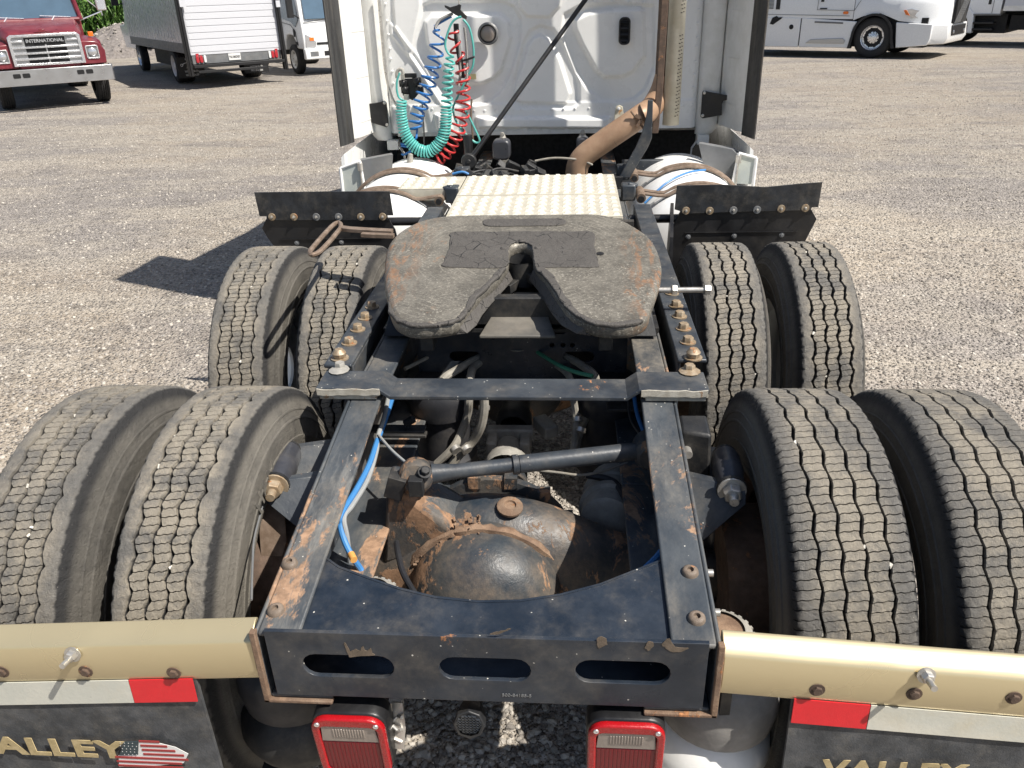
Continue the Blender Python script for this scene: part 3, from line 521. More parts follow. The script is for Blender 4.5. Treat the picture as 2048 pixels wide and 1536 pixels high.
for pts in([(-0.0458,0.7308,1.1546),(-0.0845,0.6206,1.1427),(-0.1184,0.4984,1.1296),(-0.1344,0.4041,1.1194),(-0.1589,0.3245,1.1109),(-0.2092,0.2948,1.1077),(-0.215,0.3058,1.1089),(-0.1696,0.3418,1.1127),(-0.1517,0.4042,1.1194),(-0.1373,0.5084,1.1307),(-0.1104,0.5998,1.1405),(-0.0807,0.686,1.1497),(-0.0651,0.7311,1.1546)],[(0.0428,0.741,1.1557),(0.0765,0.6618,1.1471),(0.1065,0.5664,1.1369),(0.1347,0.4583,1.1253),(0.165,0.376,1.1164),(0.2099,0.3139,1.1097),(0.2538,0.2906,1.1072),(0.3101,0.2922,1.1074),(0.3519,0.3154,1.1099),(0.3494,0.3365,1.1122),(0.3074,0.3155,1.1099),(0.2546,0.3138,1.1097),(0.2185,0.3368,1.1122),(0.1777,0.4028,1.1193),(0.1519,0.4964,1.1294),(0.1241,0.5972,1.1402),(0.0994,0.6835,1.1495),(0.0745,0.729,1.1544)],[(-0.379,0.4614,1.1256),(-0.3537,0.3687,1.1156),(-0.3219,0.3161,1.11),(-0.2786,0.2865,1.1068),(-0.2088,0.2923,1.1074),(-0.2113,0.3092,1.1092),(-0.2743,0.3093,1.1092),(-0.3176,0.3377,1.1123),(-0.3486,0.3867,1.1176),(-0.37,0.4614,1.1256)]):
    blob('grease_pad',pts,M['grease'],.012,-.008,fw,.0022,4)
for u in [(0.2539,0.8371,1.166)]: obj('bolt_hole',MB().lathe([(.0125,0),(.0125,.0015),(.0005,.0015)],FM@Vector((u[0],u[1]*FK,-.0045)),(0,-FB,1),16),M['black'],fw)
for u in [(-0.0656,0.881,1.1707),(-0.0093,0.9445,1.1775),(0.0487,0.8811,1.1707)]: obj('jaw_bolt',MB().lathe([(.0005,.004),(.007,.004),(.012,.0),(.012,-.002)],FM@Vector((u[0],u[1]*FK,.0)),(0,-FB,1),14),M['grease'],fw)
# throat ramps (sloping flanks of the slot), jaw, base casting, pivot brackets
RL=[(-0.0473,0.7793,1.1438),(-0.0728,0.6995,1.1352),(-0.1081,0.5924,1.1237),(-0.132,0.4925,1.1129),(-0.1445,0.4084,1.1039),(-0.1685,0.342,1.0968)]
RR=[(0.041,0.7779,1.1436),(0.0752,0.6975,1.135),(0.1082,0.5903,1.1235),(0.1344,0.4909,1.1128),(0.163,0.4074,1.1038),(0.2105,0.3374,1.0963)]
for L_,s in((RL,1),(RR,-1)):
    L_=[(p[0],yl(p[1]),p[2]+(yl(p[1])-p[1])*.1) for p in L_]
    g=MB(); vs_=[];
    for k,p in enumerate(L_):
        w=.012+.013*k; vs_+=[Vector(p)+Vector((0,0,-.004)),Vector(p)+Vector((s*(.020+.003*k),.0,-.050+.003*k)),Vector(p)+Vector((s*(.004+.002*k)-s*.02,0,-.062+.004*k)),Vector(p)+Vector((-s*.02,0,-.01))]
    n=len(L_); fs_=[(i*4+k,i*4+(k+1)%4,i*4+4+(k+1)%4,i*4+4+k) for i in range(n-1) for k in range(4)]+[(3,2,1,0),(n*4-4,n*4-3,n*4-2,n*4-1)]
    g.add(vs_,fs_); obj('throat_ramp',g,M['grease'],fw,bevel=.003)
g=MB(); g.lathe([(.064,-.02),(.064,-.10),(.052,-.10),(.052,-.02)],(-.006,.868,1.155),(0,0,1),24); g.box((.03,.83,1.09),(.05,.09,.03),Matrix.Rotation(.5,3,'Z')); g.box((-.03,.80,1.07),(.03,.1,.03),Matrix.Rotation(-.4,3,'Z')); g.bb((-.055,.70,1.04),(.055,.72,1.056)); obj('locking_jaw',g,M['dark'],fw,bevel=.002)
g=MB(); g.hexa([(-.115,.50,1.005),(.115,.50,1.005),(.055,.80,1.035),(-.055,.80,1.035),(-.115,.50,1.015),(.115,.50,1.015),(.055,.80,1.045),(-.055,.80,1.045)]); obj('slider_plate',g,M['slider'],fw,bevel=.003)
g=MB()
for s in(-1,1):
    g.hexa([(s*.30,.55,.99),(s*.42,.55,.99),(s*.42,1.0,.99),(s*.30,1.0,.99),(s*.33,.68,1.12),(s*.39,.68,1.12),(s*.39,.86,1.13),(s*.33,.86,1.13)]); g.bb((s*.24,.42,1.0),(s*.28,1.15,1.09))
g.bb((-.36,.62,1.0),(.36,.66,1.09)); g.bb((-.36,1.05,1.0),(.36,1.10,1.10)); obj('pivot_bracket',g,M['dark'],fw,bevel=.004)
for s in(-1,1): g=MB(); g.bb((s*.30,.60,.982),(s*.43,1.2,.997)); obj('mounting_base',g,M['dark'],T)
g=MB(); g.bb((-.43,.80,.975),(.43,1.2,.990)); obj('mounting_base',g,M['dark'],T)
g=MB(); g.tube([(.42,.70,1.085),(.585,.70,1.085)],.009,10); g.bolt((.475,.70,1.085),(1,0,0),.017,.016,False); g.bolt((.575,.70,1.085),(1,0,0),.017,.02,False); obj('adjusting_bolt',g,M['zinc'],fw)
# release handle: bar with a long loop
g=MB(); H=[(-0.6972,0.7946,1.19),(-0.7012,0.8441,1.19),(-0.7066,0.9663,1.19),(-0.7096,1.0892,1.19),(-0.7053,1.143,1.19),(-0.6903,1.1424,1.19),(-0.6724,1.0878,1.19),(-0.6668,1.0017,1.19),(-0.6628,0.8854,1.19),(-0.6639,0.7938,1.19),(-0.6732,0.7589,1.19),(-0.6864,0.7655,1.19)]
g.tube([tuple(p) for p in spline(H,4,True)]+[tuple(H[0])],.0085,8,False)
B=[(-0.6714,1.078,1.19),(-0.6257,1.057,1.19),(-0.5468,1.0388,1.19),(-0.4696,1.0228,1.19)]
g.strip([tuple(p) for p in B],(0,.034,0),(0,0,.012)); B2=[(-0.5767,1.007,1.185),(-0.5218,0.9959,1.185),(-0.4574,0.9864,1.185)]
g.strip([tuple(p) for p in B2],(0,.026,0),(0,0,.012)); obj('release_handle',g,M['brown'],T,bevel=.002)
# ------------------------------------------------------------ axles, suspension and drive line
def axle(y,first):
    g=MB(); prof=[(.075,-.80),(.082,-.5),(.10,-.42),(.15,-.30),(.205,-.17),(.232,-.08),(.238,0),(.232,.08),(.205,.17),(.15,.30),(.10,.42),(.082,.5),(.075,.80)]
    g.lathe(prof,(-.06,0,0),(1,0,0),40); g.v=[(v[0],v[1]*.62+y+.03,v[2]+.515) for v in g.v]
    a=obj('axle_housing',g,M['axle'],T)
    g=MB(); g.lathe([(.214,-.01),(.214,.028),(.206,.034),(.204,.055),(.198,.10),(.165,.145),(.11,.178),(.05,.192),(.0005,.195)],(-.06,y-.035,.515),(0,-1,0),44); obj('housing_cover',g,M['axle'],a)
    g=MB(); n=72; R=[]
    for k in range(n+1):
        an=2*math.pi*k/n; R.append((-.06+.212*math.cos(an)*1.0,y-.060+rng.normal(0,.0015),.512+.212*math.sin(an)))
    g.tube(R,[.009+rng.random()*.008 for _ in range(n+1)],7,False); obj('rusted_weld_ring',g,M['rust'],a)
    g=MB(); g.lathe([(.10,.0),(.226,.005),(.226,.03),(.20,.035),(.17,.09),(.12,.18),(.085,.27),(.075,.33),(.0005,.33)],(-.05,y+.11,.53),(0,1,0),36)
    for k in range(14):
        an=2*math.pi*k/14; g.bolt((-.05+.208*math.cos(an),y+.142,.53+.208*math.sin(an)),(0,1,0),.012,.014,False); g.box((-.05+.222*math.cos(an),y+.125,.53+.222*math.sin(an)),(.035,.03,.035))
    obj('differential_carrier',g,M['axle'],a); return a
ax=axle(0,1); axle(1.31,0)
g=MB(); g.lathe([(.034,0),(.034,.006),(.022,.012),(.016,.012),(.014,.006),(.0005,.006)],(.005,.0,.748),(.1,-.2,1),18); obj('fill_plug',g,M['rust'],ax)
g=MB(); g.lathe([(.07,.0),(.075,.03),(.066,.07),(.05,.10),(.045,.16)],(-.045,.44,.565),(0,1,0),20); g.box((-.10,.60,.575),(.035,.10,.07)); g.box((.01,.60,.575),(.035,.10,.07)); g.box((-.045,.64,.60),(.16,.04,.04)); g.box((.075,.68,.60),(.05,.10,.045),Matrix.Rotation(.5,3,'Z')); obj('pinion_yoke',g,M['cast'],T,bevel=.006)
g=MB(); g.lathe([(.05,0),(.062,.03),(.062,.08),(.05,.12),(.05,.55)],(-.035,.66,.60),(0,1,.02),22); obj('drive_shaft',g,M['dark'],T)
# upper torque rod with its bushings and bracket
P0,P1=Vector((-.225,-.03,.862)),Vector((.372,.108,.862)); d=(P1-P0).normalized()
g=MB(); g.tube([P0+d*.04,P0+d*.10,P0+d*.26,P0+d*.262,P1-d*.04],[.026,.019,.019,.0235,.0235],16); g.tube([P0+d*.245,P0+d*.26],.026,16)
rod=obj('torque_rod',g,M['frame'],T)
g=MB()
g.lathe([(.0005,-.034),(.034,-.034),(.044,-.02),(.044,.02),(.034,.034),(.0005,.034)],P0,(.15,-1,.35),22); obj('bushing_eye',g,M['axle'],rod); g=MB(); g.lathe([(.0005,-.04),(.036,-.04),(.05,-.025),(.05,.025),(.036,.04),(.0005,.04)],P1,(0,1,.1),22); obj('bushing_eye',g,M['axle'],rod)
g=MB(); g.box(P0+Vector((-.045,-.03,-.01)),(.045,.035,.06),Matrix.Rotation(.3,3,'Y')); g.box(P0+Vector((.01,-.045,.0)),(.035,.03,.045)); g.bolt(P0+Vector((.03,-.03,.03)),(.3,-.5,1),.012,.012); obj('rod_clamp',g,M['dark'],rod,bevel=.004)
g=MB(); g.hexa([(-.31,-.06,.62),(-.17,-.06,.66),(-.15,.06,.68),(-.31,.06,.64),(-.30,-.055,.845),(-.235,-.055,.83),(-.225,.03,.85),(-.30,.03,.86)]); g.hexa([(-.33,-.06,.60),(-.10,-.06,.68),(-.06,.06,.70),(-.31,.06,.62),(-.30,-.06,.82),(-.225,-.06,.80),(-.20,.04,.82),(-.29,.04,.84)]); obj('rod_bracket',g,M['axle'],ax,bevel=.012)
# rough rust crust where the bracket meets the housing
g=MB()
for k in range(420):
    t=k/419; c=Vector((-.285+.20*t,-.040-.022*math.sin(t*3),.572+.146*t)); c+=Vector(rng.normal(0,.013,3).tolist()); s_=.0025+.0045*rng.random(); g.box(c,(s_*1.8,s_,s_*1.2),Euler(rng.random(3)*3).to_matrix())
obj('rust_crust',g,M['rust'],ax,kind='stuff')
# suspension arms, air springs, brake chambers
for s in(-1,1):
    for y in(0,1.31):
        g=MB(); g.bb((s*.545,y-.02,.40),(s*.465,y+.62,.47)); g.hexa([(s*.54,y-.50,.33),(s*.46,y-.50,.33),(s*.46,y-.02,.39),(s*.54,y-.02,.39),(s*.54,y-.50,.37),(s*.46,y-.50,.37),(s*.46,y-.02,.47),(s*.54,y-.02,.47)]); g.bb((s*.56,y-.08,.37),(s*.44,y+.08,.43)); obj('suspension_arm',g,M['dark'],T,bevel=.006)
for x,y,z0,z1,r in((-.265,.60,.50,.82,.105),(.285,.62,.50,.82,.105)):
    g=MB(); g.lathe([(.0005,z1),(r*.8,z1),(r,z1-.02),(r*1.06,z1-.06),(r,z1-.11),(r*.86,z1-.115),(r*.86,z0+.06),(r*1.05,z0+.05),(r*1.05,z0),(.0005,z0)],(x,y,0),(0,0,1),32); obj('air_spring',g,M['spring'],T)
def ridged(c,r,h,name='air_spring',mats=('rust','cast')):
    g=MB(); n=48; prof=[(r*.72,h+.006),(r*.8,h),(r*.98,h-.006),(r,h-.03),(r*.97,h-.09),(r*.9,h-.10),(r*.9,.0)]
    g.lathe(prof,c,(0,0,1),n); 
    for k in range(n//2):
        a=2*math.pi*k/(n//2); g.box((c[0]+r*.99*math.cos(a),c[1]+r*.99*math.sin(a),c[2]+h-.03),(.008,.008,.045),Matrix.Rotation(a,3,'Z'))
    o=obj(name,g,M[mats[1]],T); g=MB(); g.lathe([(.0005,h+.004),(r*.55,h+.002),(r*.76,h-.002),(r*.76,h-.01)],c,(0,0,1),32); obj('top_cap',g,M[mats[0]],o); return o
q=[(-0.2697,-0.3803,0.79)][0]; ridged((q[0]-.0,q[1],.64),.062,.15)
ridged((.475,-.395,.46),.068,.27)
# big rear air springs hanging below the rail ends
for x,y,mt in((.475,-.42,'cast'),(-.455,-.40,'dark')):
    g=MB(); g.lathe([(.06,.70),(.10,.69),(.125,.66),(.13,.61),(.122,.56),(.10,.545),(.098,.53)],(x,y,-.02),(0,0,1),40); o=obj('air_spring',g,M['palerub'] if x>0 else M['spring'],T)
    g=MB(); g.lathe([(.10,.55),(.118,.535),(.142,.50),(.148,.46),(.135,.425),(.10,.41),(.0005,.405)],(x-(.02 if x>0 else 0),y+.01,-.015),(0,0,1),40); obj('spring_piston',g,M['whitedirty'] if x>0 else M['dark'],o)
    g=MB(); g.bb((x-.02,y-.12,.60),(x+.0,y-.09,.72)); obj('spring_bracket',g,M['dark'],o)
for x,y,z in((.275,.22,.60),(.275,1.50,.6),(-.33,.25,.5),(-.33,1.55,.5)):
    g=MB(); g.lathe([(.0005,-.10),(.05,-.10),(.075,-.085),(.078,-.03),(.088,-.025),(.088,-.005),(.078,.0),(.08,.05),(.088,.055),(.088,.075),(.078,.08),(.078,.13),(.06,.15),(.0005,.15)],(x,y,z),(.15,.95,-.1),30); obj('brake_chamber',g,M['cast'] if x>0 else M['dark'],T)
for a_,b_ in(((-.42,.34,.75),(-.27,.37,.76)),((-.42,.23,.83),(-.25,.27,.838)),((.27,.42,.80),(.42,.47,.81))): g=MB(); g.bb(a_,b_); obj('spring_hanger',g,M['dark'],T,bevel=.002)
# shock absorber bar pins on both sides
for s,top,nut,end in((-1,[(-0.5869,0.0842,0.86)][0],[(-0.5691,-0.0754,0.86)][0],[(-0.5593,-0.1365,0.86)][0]),(1,[(0.5526,0.0827,0.86)][0],[(0.5434,-0.0651,0.86)][0],[(0.5382,-0.1293,0.86)][0])):
    a,b,c=Vector(top),Vector(nut),Vector(end); d=(b-a).normalized(); L_=(b-a).length
    g=MB(); g.tube([a,a+d*.006,a+d*.02,a+d*L_*.45,a+d*L_*.5,a+d*L_*.55,b-d*.03,b-d*.004,b],[.024,.033,.036,.037,.0385,.037,.033,.026,.02],24); o=obj('shock_absorber',g,M['bushing'],T)
    g=MB(); g.tube([b-d*.004,b+d*.005],.036,20); obj('washer_plate',g,M['dark'],o); g=MB(); g.tube([a-d*.008,a],.03,16); obj('washer_plate',g,M['dark'],o)
    g=MB(); g.bolt(b+d*.005,d,.023,.024); g.tube([b+d*.03,b+d*.058],.0115,12); obj('shock_nut',g,M['bolt'] if s<0 else M['zinc'],o,bevel=.001)
    rx=s*.434; g=MB()
    for p,w in((a,.0),(b,.0)):
        q=p+d*.002; g.hexa([(rx,q.y+.03+(.05 if w==0 else 0),q.z-.13),(rx,q.y-.09,q.z-.13),(q.x+s*.035,q.y-.012,q.z-.035),(q.x+s*.035,q.y+.012,q.z-.035),(rx,q.y+.10,q.z-.008),(rx,q.y+.07,q.z-.008),(q.x+s*.033,q.y-.010,q.z+.01),(q.x+s*.033,q.y+.010,q.z+.01)])
    obj('shock_bracket',g,M['frame'],o,bevel=.003)
    g=MB(); g.tube([a+Vector((0,.02,-.03)),a+Vector((-s*.01,-.02,-.40))],.03,16); obj('shock_body',g,M['bushing'],o)
g=MB(); g.hexa([(.434,.05,.66),(.52,.05,.66),(.52,.12,.66),(.434,.12,.66),(.434,.05,.95),(.505,.03,.95),(.505,.12,.96),(.434,.12,.96)]); o=obj('hanger_bracket',g,M['dark'],T,bevel=.008)
obj('bolt',MB().tube([(.45,.055,.90),(.45,.02,.90)],.011,10),M['zinc'],o); obj('bolt',MB().bolt((.478,.045,.80),(0,-1,.2),.019,.024),M['zinc'],o)
# torn rusty shield behind the left shock
g=MB(); g.prism([(0,0),(.05,-.01),(.06,-.10),(.045,-.16),(.0,-.17),(-.01,-.08)],.004,basis([(-0.6128,-0.0564,0.8)][0],(1,0,0),(0,.6,1))); obj('rusty_strap',g,M['brown'],T)
g=MB(); g.tube(spline([(-0.6014,-0.0665,0.83),(-0.5826,-0.1604,0.83),(-0.5621,-0.2557,0.83),(-0.5333,-0.3423,0.83),(-0.4948,-0.4513,0.83)],5),.0025,8); obj('brake_hose',g,M['greyp'],T)
# ------------------------------------------------------------ air lines and hoses over the rear axle
def line(name,pts,r,mat,k=6,n=9,parent=None):
    return obj(name,MB().tube(spline(pts,k),r,n),mat,parent or T)
bl=line('air_line',[(-0.3662,0.4364,0.88),(-0.3614,0.3391,0.88),(-0.3598,0.2377,0.87),(-0.3613,0.1501,0.86),(-0.3603,0.0352,0.85),(-0.371,-0.0642,0.84),(-0.3821,-0.1645,0.84),(-0.3838,-0.1768,0.82),(-0.3723,-0.1984,0.79),(-0.351,-0.2211,0.76),(-0.3342,-0.2209,0.72),(-0.3161,-0.2411,0.7)],.0075,M['blueline'])
obj('tape_band',MB().tube([(-0.3504,-0.2269,0.772),(-0.338,-0.2481,0.772)],.0085,12),M['yellowtape'],bl)
line('air_line',[(-0.3729,0.361,0.885),(-0.3584,0.2252,0.885),(-0.3622,0.163,0.865),(-0.3558,0.0968,0.85),(-0.3549,-0.0118,0.835),(-0.3685,-0.1137,0.83),(-0.3761,-0.1646,0.83),(-0.3676,-0.1888,0.79),(-0.3675,-0.1947,0.72),(-0.3705,-0.1928,0.68)],.0065,M['greywire'])
line('air_line',[(-0.3598,0.1545,0.87),(-0.3044,0.0729,0.87),(-0.2448,0.0018,0.87)],.004,M['greywire'])
obj('cable_tie',MB().tube([(-.305,.245,.855),(-.28,.245,.87)],.012,8),M['black'],T)
line('air_line',[(-0.2702,-0.1152,0.72),(-0.2556,-0.163,0.72),(-0.2323,-0.2264,0.72),(-0.1988,-0.2856,0.72),(-0.1675,-0.3335,0.72)],.0075,M['spring'])
line('air_line',[(0.3699,-0.2245,0.8),(0.3501,-0.2565,0.8),(0.3253,-0.2911,0.8),(0.3107,-0.3113,0.8)],.009,M['blueline'])
line('air_line',[(0.3465,0.4178,0.86),(0.3477,0.2958,0.86),(0.3595,0.1849,0.86),(0.3686,0.1081,0.86)],.006,M['blueline'])
line('air_line',[(0.3289,0.4176,0.86),(0.3276,0.2667,0.86),(0.3573,0.1586,0.86),(0.3736,0.1206,0.86)],.004,M['dark'])
for nm,pts,r,m in(('air_hose',[(-0.0489,0.6971,0.86),(-0.0935,0.6969,0.86),(-0.1214,0.692,0.86),(-0.1583,0.6582,0.86),(-0.1982,0.5931,0.86),(-0.2299,0.5394,0.86),(-0.2402,0.5048,0.86)],.013,'greyhose'),('air_hose',[(-0.0483,0.6851,0.85),(-0.0969,0.6849,0.85),(-0.1283,0.6751,0.85),(-0.1519,0.6327,0.85),(-0.1566,0.5693,0.85),(-0.1577,0.506,0.8),(-0.1665,0.5199,0.74),(-0.1869,0.5147,0.68),(-0.2117,0.4746,0.64),(-0.2699,0.4664,0.58)],.0135,'greyhose'),
  ('air_hose',[(-0.105,0.4685,0.82),(-0.1063,0.4635,0.78),(-0.1203,0.4618,0.72),(-0.1516,0.4726,0.66),(-0.1947,0.4556,0.62),(-0.2368,0.4477,0.56)],.0145,'greyhose'),('air_hose',[(0.0718,0.7025,0.84),(0.1209,0.6557,0.84),(0.1568,0.5749,0.84),(0.1686,0.5483,0.78),(0.1768,0.5453,0.72),(0.177,0.5212,0.68),(0.1695,0.5002,0.62)],.0115,'greyhose'),
  ('air_hose',[(0.0604,0.688,0.86),(0.1163,0.6979,0.86),(0.1605,0.6694,0.86),(0.1993,0.614,0.86),(0.236,0.5349,0.86),(0.234,0.5491,0.78),(0.2159,0.5621,0.72),(0.1971,0.5721,0.66),(0.1815,0.546,0.62),(0.1777,0.5204,0.58)],.013,'greyhose'),
  ('air_line',[(-0.0024,0.6659,0.87),(-0.041,0.7044,0.87),(-0.0945,0.7593,0.87),(-0.1553,0.7849,0.87),(-0.2127,0.7744,0.87),(-0.2707,0.7135,0.87),(-0.3233,0.6358,0.87),(-0.3672,0.5709,0.87)],.0065,'greyhose'),('air_line',[(-0.0121,0.7701,0.89),(0.0107,0.7292,0.89),(0.0414,0.6749,0.89),(0.0829,0.6134,0.89),(0.1302,0.5503,0.89),(0.1791,0.5071,0.89),(0.2267,0.4821,0.89)],.0065,'green'),
  ('air_line',[(0.0513,0.2239,0.72),(0.1213,0.2114,0.72),(0.1903,0.1991,0.72),(0.2519,0.2215,0.72),(0.2915,0.2473,0.72),(0.3235,0.266,0.72)],.004,'greyhose'),('brake_hose',[(0.2071,0.2605,0.68),(0.2537,0.2474,0.68),(0.2765,0.2339,0.68),(0.291,0.2134,0.68),(0.3104,0.1536,0.68),(0.3257,0.1028,0.68)],.010,'spring')):
    o=line(nm,pts,r,M[m])
g=MB(); c=[(-0.0129,0.6754,0.87)][0]; g.box(c,(.05,.04,.05)); g.bolt((c[0],c[1]-.0,c[2]+.025),(0,0,1),.02,.02); g.box((c[0],c[1]+.01,c[2]-.05),(.085,.06,.05)); g.tube([(c[0]-.04,c[1],c[2]-.01),(c[0]-.11,c[1],c[2]-.01)],.017,8); g.tube([(c[0]+.04,c[1],c[2]-.03),(c[0]+.10,c[1],c[2]-.03)],.018,8)
c2=[(-0.01,0.7701,0.89)][0]; g.tube([(c2[0]-.01,c2[1]+.02,c2[2]),(c2[0]+.01,c2[1]-.02,c2[2])],.012,8); obj('brake_valve',g,M['greyhose'],T,bevel=.003)
for p,ax_ in(([(-0.1983,0.4271,0.66)][0],(.5,-.6,-.4)),([(-0.1663,0.4442,0.65)][0],(.5,-.6,-.4)),([(-0.1078,0.4794,0.78)][0],(0,-.5,-.6)),([(0.1826,0.5353,0.71)][0],(0,-.5,-.6)),([(0.1922,0.5041,0.69)][0],(-.2,-.5,-.6))):
    d=Vector(ax_).normalized()*.007; p=Vector(p); obj('hose_clamp',MB().tube([p-d,p+d],.0175,14),M['zinc'],T)
# trailer cable plug below the crossmember
g=MB(); g.lathe([(.025,0),(.031,.0),(.033,.008),(.030,.03),(.026,.05)],(-.035,-.60,.662),(0,1,-.25),8); o=obj('cable_socket',g,M['dark'],T,bevel=.002)
g=MB()
for k in range(-3,4):
    w=math.sqrt(max(0,.025**2-(k*.007)**2)); g.box((-.035,-.598,.662+k*.007),(2*w,.003,.003)); g.box((-.035+k*.007,-.598,.662),(.002,.003,2*w))
obj('socket_mesh',g,M['frame'],o,smooth=0)
# ------------------------------------------------------------ mud flap hangers, flaps, reflective tape and lettering
def section(x,s): 
    dz=-.036*(abs(x)-.44)/.5
    return [(x,y,z+dz) for y,z in((-.548,.876),(-.553,.881),(-.559,.881),(-.590,.860),(-.594,.853),(-.596,.789),(-.586,.757),(-.580,.757),(-.582,.777),(-.548,.777))]
for s in(-1,1):
    xs=[s*.437,s*.5,s*.7,s*1.0,s*1.36]; g=MB(); n=10
    for x in xs: g.v+= section(x,s)
    g.f+=[(i*n+k,i*n+(k+1)%n,i*n+n+(k+1)%n,i*n+n+k) for i in range(len(xs)-1) for k in range(n)]+[tuple(range(n)),tuple(range(len(xs)*n-n,len(xs)*n))]
    h=obj('flap_hanger',g,M['gold'],T,bevel=.0015)
    bp=[(-0.961,-0.595,0.7605),(-0.7856,-0.595,0.7694),(-0.6061,-0.595,0.7732)] if s<0 else [(0.609,-0.595,0.7835),(0.7801,-0.595,0.7813),(0.9526,-0.595,0.7795)]
    for p in bp: obj('flap_bolt',MB().bolt(p,(0,-1,0),.0095,.005),M['rust2'] ,h)
    p=Vector(([(-0.7974,-0.597,0.816)] if s<0 else [(0.7905,-0.597,0.8299)])[0]); g=MB(); g.bolt(p,(0,-1,.15),.011,.012); g.tube([p+Vector((0,-.014,0)),p+Vector((0,-.035,.004))],.006,10); obj('hanger_bolt',g,M['zinc'],h)
    # the flap: gently wavy rubber sheet
    x0,x1=s*.572,s*1.19; nx,nz=24,20; g=MB(); vs_=[]
    for side in(0,1):
        for i in range(nx+1):
            for j in range(nz+1):
                x=x0+(x1-x0)*i/nx; z=(.765-.036*(abs(x)-.44)/.5)*(1-j/nz)+.16*(j/nz); vs_.append((x+s*(-.012*j/nz if s<0 else .012*j/nz),-.5775-side*.008-.012*math.sin(j/nz*2.4)+.006*math.sin(i*.5+j*.3)*(j/nz),z))
    m=(nx+1)*(nz+1); fs_=[]
    for i in range(nx):
        for j in range(nz):
            q=i*(nz+1)+j; fs_+=[(q,q+1,q+nz+2,q+nz+1),(m+q,m+q+nz+1,m+q+nz+2,m+q+1)]
    for j in range(nz): fs_+=[(j,m+j,m+j+1,j+1),(nx*(nz+1)+j,nx*(nz+1)+j+1,m+nx*(nz+1)+j+1,m+nx*(nz+1)+j)]
    g.add(vs_,fs_); fl_=obj('mud_flap',g,M['flap'],T)
    def tz(x): return .753-.036*(abs(x)-.57)/.5
    def yy(z): return -.5925-.010*max(0,(.79-z))/.05*.3
    def tape(a,b,mt,nm):
        g=MB(); k=8; vs_=[]
        for i in range(k+1):
            x=a+(b-a)*i/k; z=tz(x); vs_+=[(x,-.591,z),(x,-.5945,z-.058),(x,-.5925,z-.058),(x,-.589,z)]
        fs_=[(i*4+q,i*4+(q+1)%4,i*4+4+(q+1)%4,i*4+4+q) for i in range(k) for q in range(4)]+[(3,2,1,0),(k*4,k*4+1,k*4+2,k*4+3)]
        g.add(vs_,fs_); obj(nm,g,mt,fl_)
    xa=s*(.576 if s<0 else .574); xb=s*(.708 if s<0 else .712); tape(xa,xb,M['tapered'],'red_reflector_tape'); tape(xb+s*.0015,s*1.16,M['tapewhite'],'white_reflector_tape')
TXY=-.6025
for ch,s in(('VALLEY',-1),('VALLEY',1)):
    if s<0: a,b=[(-1.0473,-0.6025,0.4917),(-0.7512,-0.6025,0.5815)]
    else: a,b=[(0.6511,-0.6025,0.536),(1.0791,-0.6025,0.6163)]
    W_=(b[0]-a[0]); H_=.045
    me=text_mesh('VALLEY',1,Matrix(),.0006,.034,spacing=1.06); xs=[v.co.x for v in me.vertices]; ys=[v.co.y for v in me.vertices]; w0=max(xs)-min(xs); h0=max(ys)-min(ys)
    a_x=a[0] if s<0 else [(0.6414,-0.6025,0.6036)][0][0]; top_z=(b[2] if s<0 else [(0.7371,-0.6025,0.6101)][0][2])
    wid=(b[0]-a[0])*1.21 if s<0 else .27; left=(b[0]-wid) if s<0 else a_x
    for v in me.vertices: v.co=Vector((left+(v.co.x-min(xs))/w0*wid,-.604+v.co.z,top_z-.052+(v.co.y-min(ys))/h0*.052))
    link('printed_word',finish(me,M['goldprint'],0),T if False else fl_ if s>0 else bpy.data.objects['mud_flap'])
# flag decal on the left flap
F=[(-0.7828,-0.603,0.5034),(-0.7751,-0.603,0.5388),(-0.7317,-0.603,0.5423),(-0.7197,-0.603,0.5861),(-0.6752,-0.603,0.581),(-0.6453,-0.603,0.5714),(-0.6219,-0.603,0.5523),(-0.6383,-0.603,0.5237),(-0.6913,-0.603,0.5136)]
def qxz(u,v): return None
fo=bpy.data.objects['mud_flap']
g=MB(); P_=[(p[0],p[2]) for p in F]; g.prism(P_,.0008,Matrix(((1,0,0,0),(0,0,-1,-.6035),(0,1,0,0),(0,0,0,1)))); flag=obj('flag_decal',g,M['pale'],fo,smooth=0)
zt,zb_=F[3][2],F[0][2]; xl,xr=F[0][0],F[6][0]
for k in range(7):
    z=zb_+(zt-zb_)*(k*2+.5)/13; t=(z-zb_)/(zt-zb_)
    x0=xl if t<.45 else F[3][0]+.001; x1=xr-(xr-F[4][0])*max(0,(t-.45)/.55)**.9-.004
    if t<.2: x1=xr-.02
    g=MB(); g.bb((x0,-.6055,z),(x1,-.6043,z+(zt-zb_)/15)); obj('flag_stripe',g,M['darkred'],flag,smooth=0)
g=MB(); C_=[(-0.7508,-0.6055,0.583),(-0.72,-0.6055,0.5874),(-0.7302,-0.6055,0.5469),(-0.771,-0.6055,0.5432)]; g.prism([(p[0],p[2]) for p in C_],.001,Matrix(((1,0,0,0),(0,0,-1,-.6055),(0,1,0,0),(0,0,0,1)))); obj('flag_canton',g,M['navyprint'],flag,smooth=0)
g=MB()
for r in range(5):
    for c_ in range(4+(r%2)):
        x=C_[3][0]+.010+(C_[1][0]-C_[3][0]-.014)*(c_+.25*(r%2==0))/4.3; z=C_[3][2]+.003+(C_[1][2]-C_[3][2]-.006)*r/4.4; g.lathe([(.0014,0),(.0004,.0003)],(x,-.6068,z),(0,-1,0),5)
obj('flag_stars',g,M['pale'],flag)
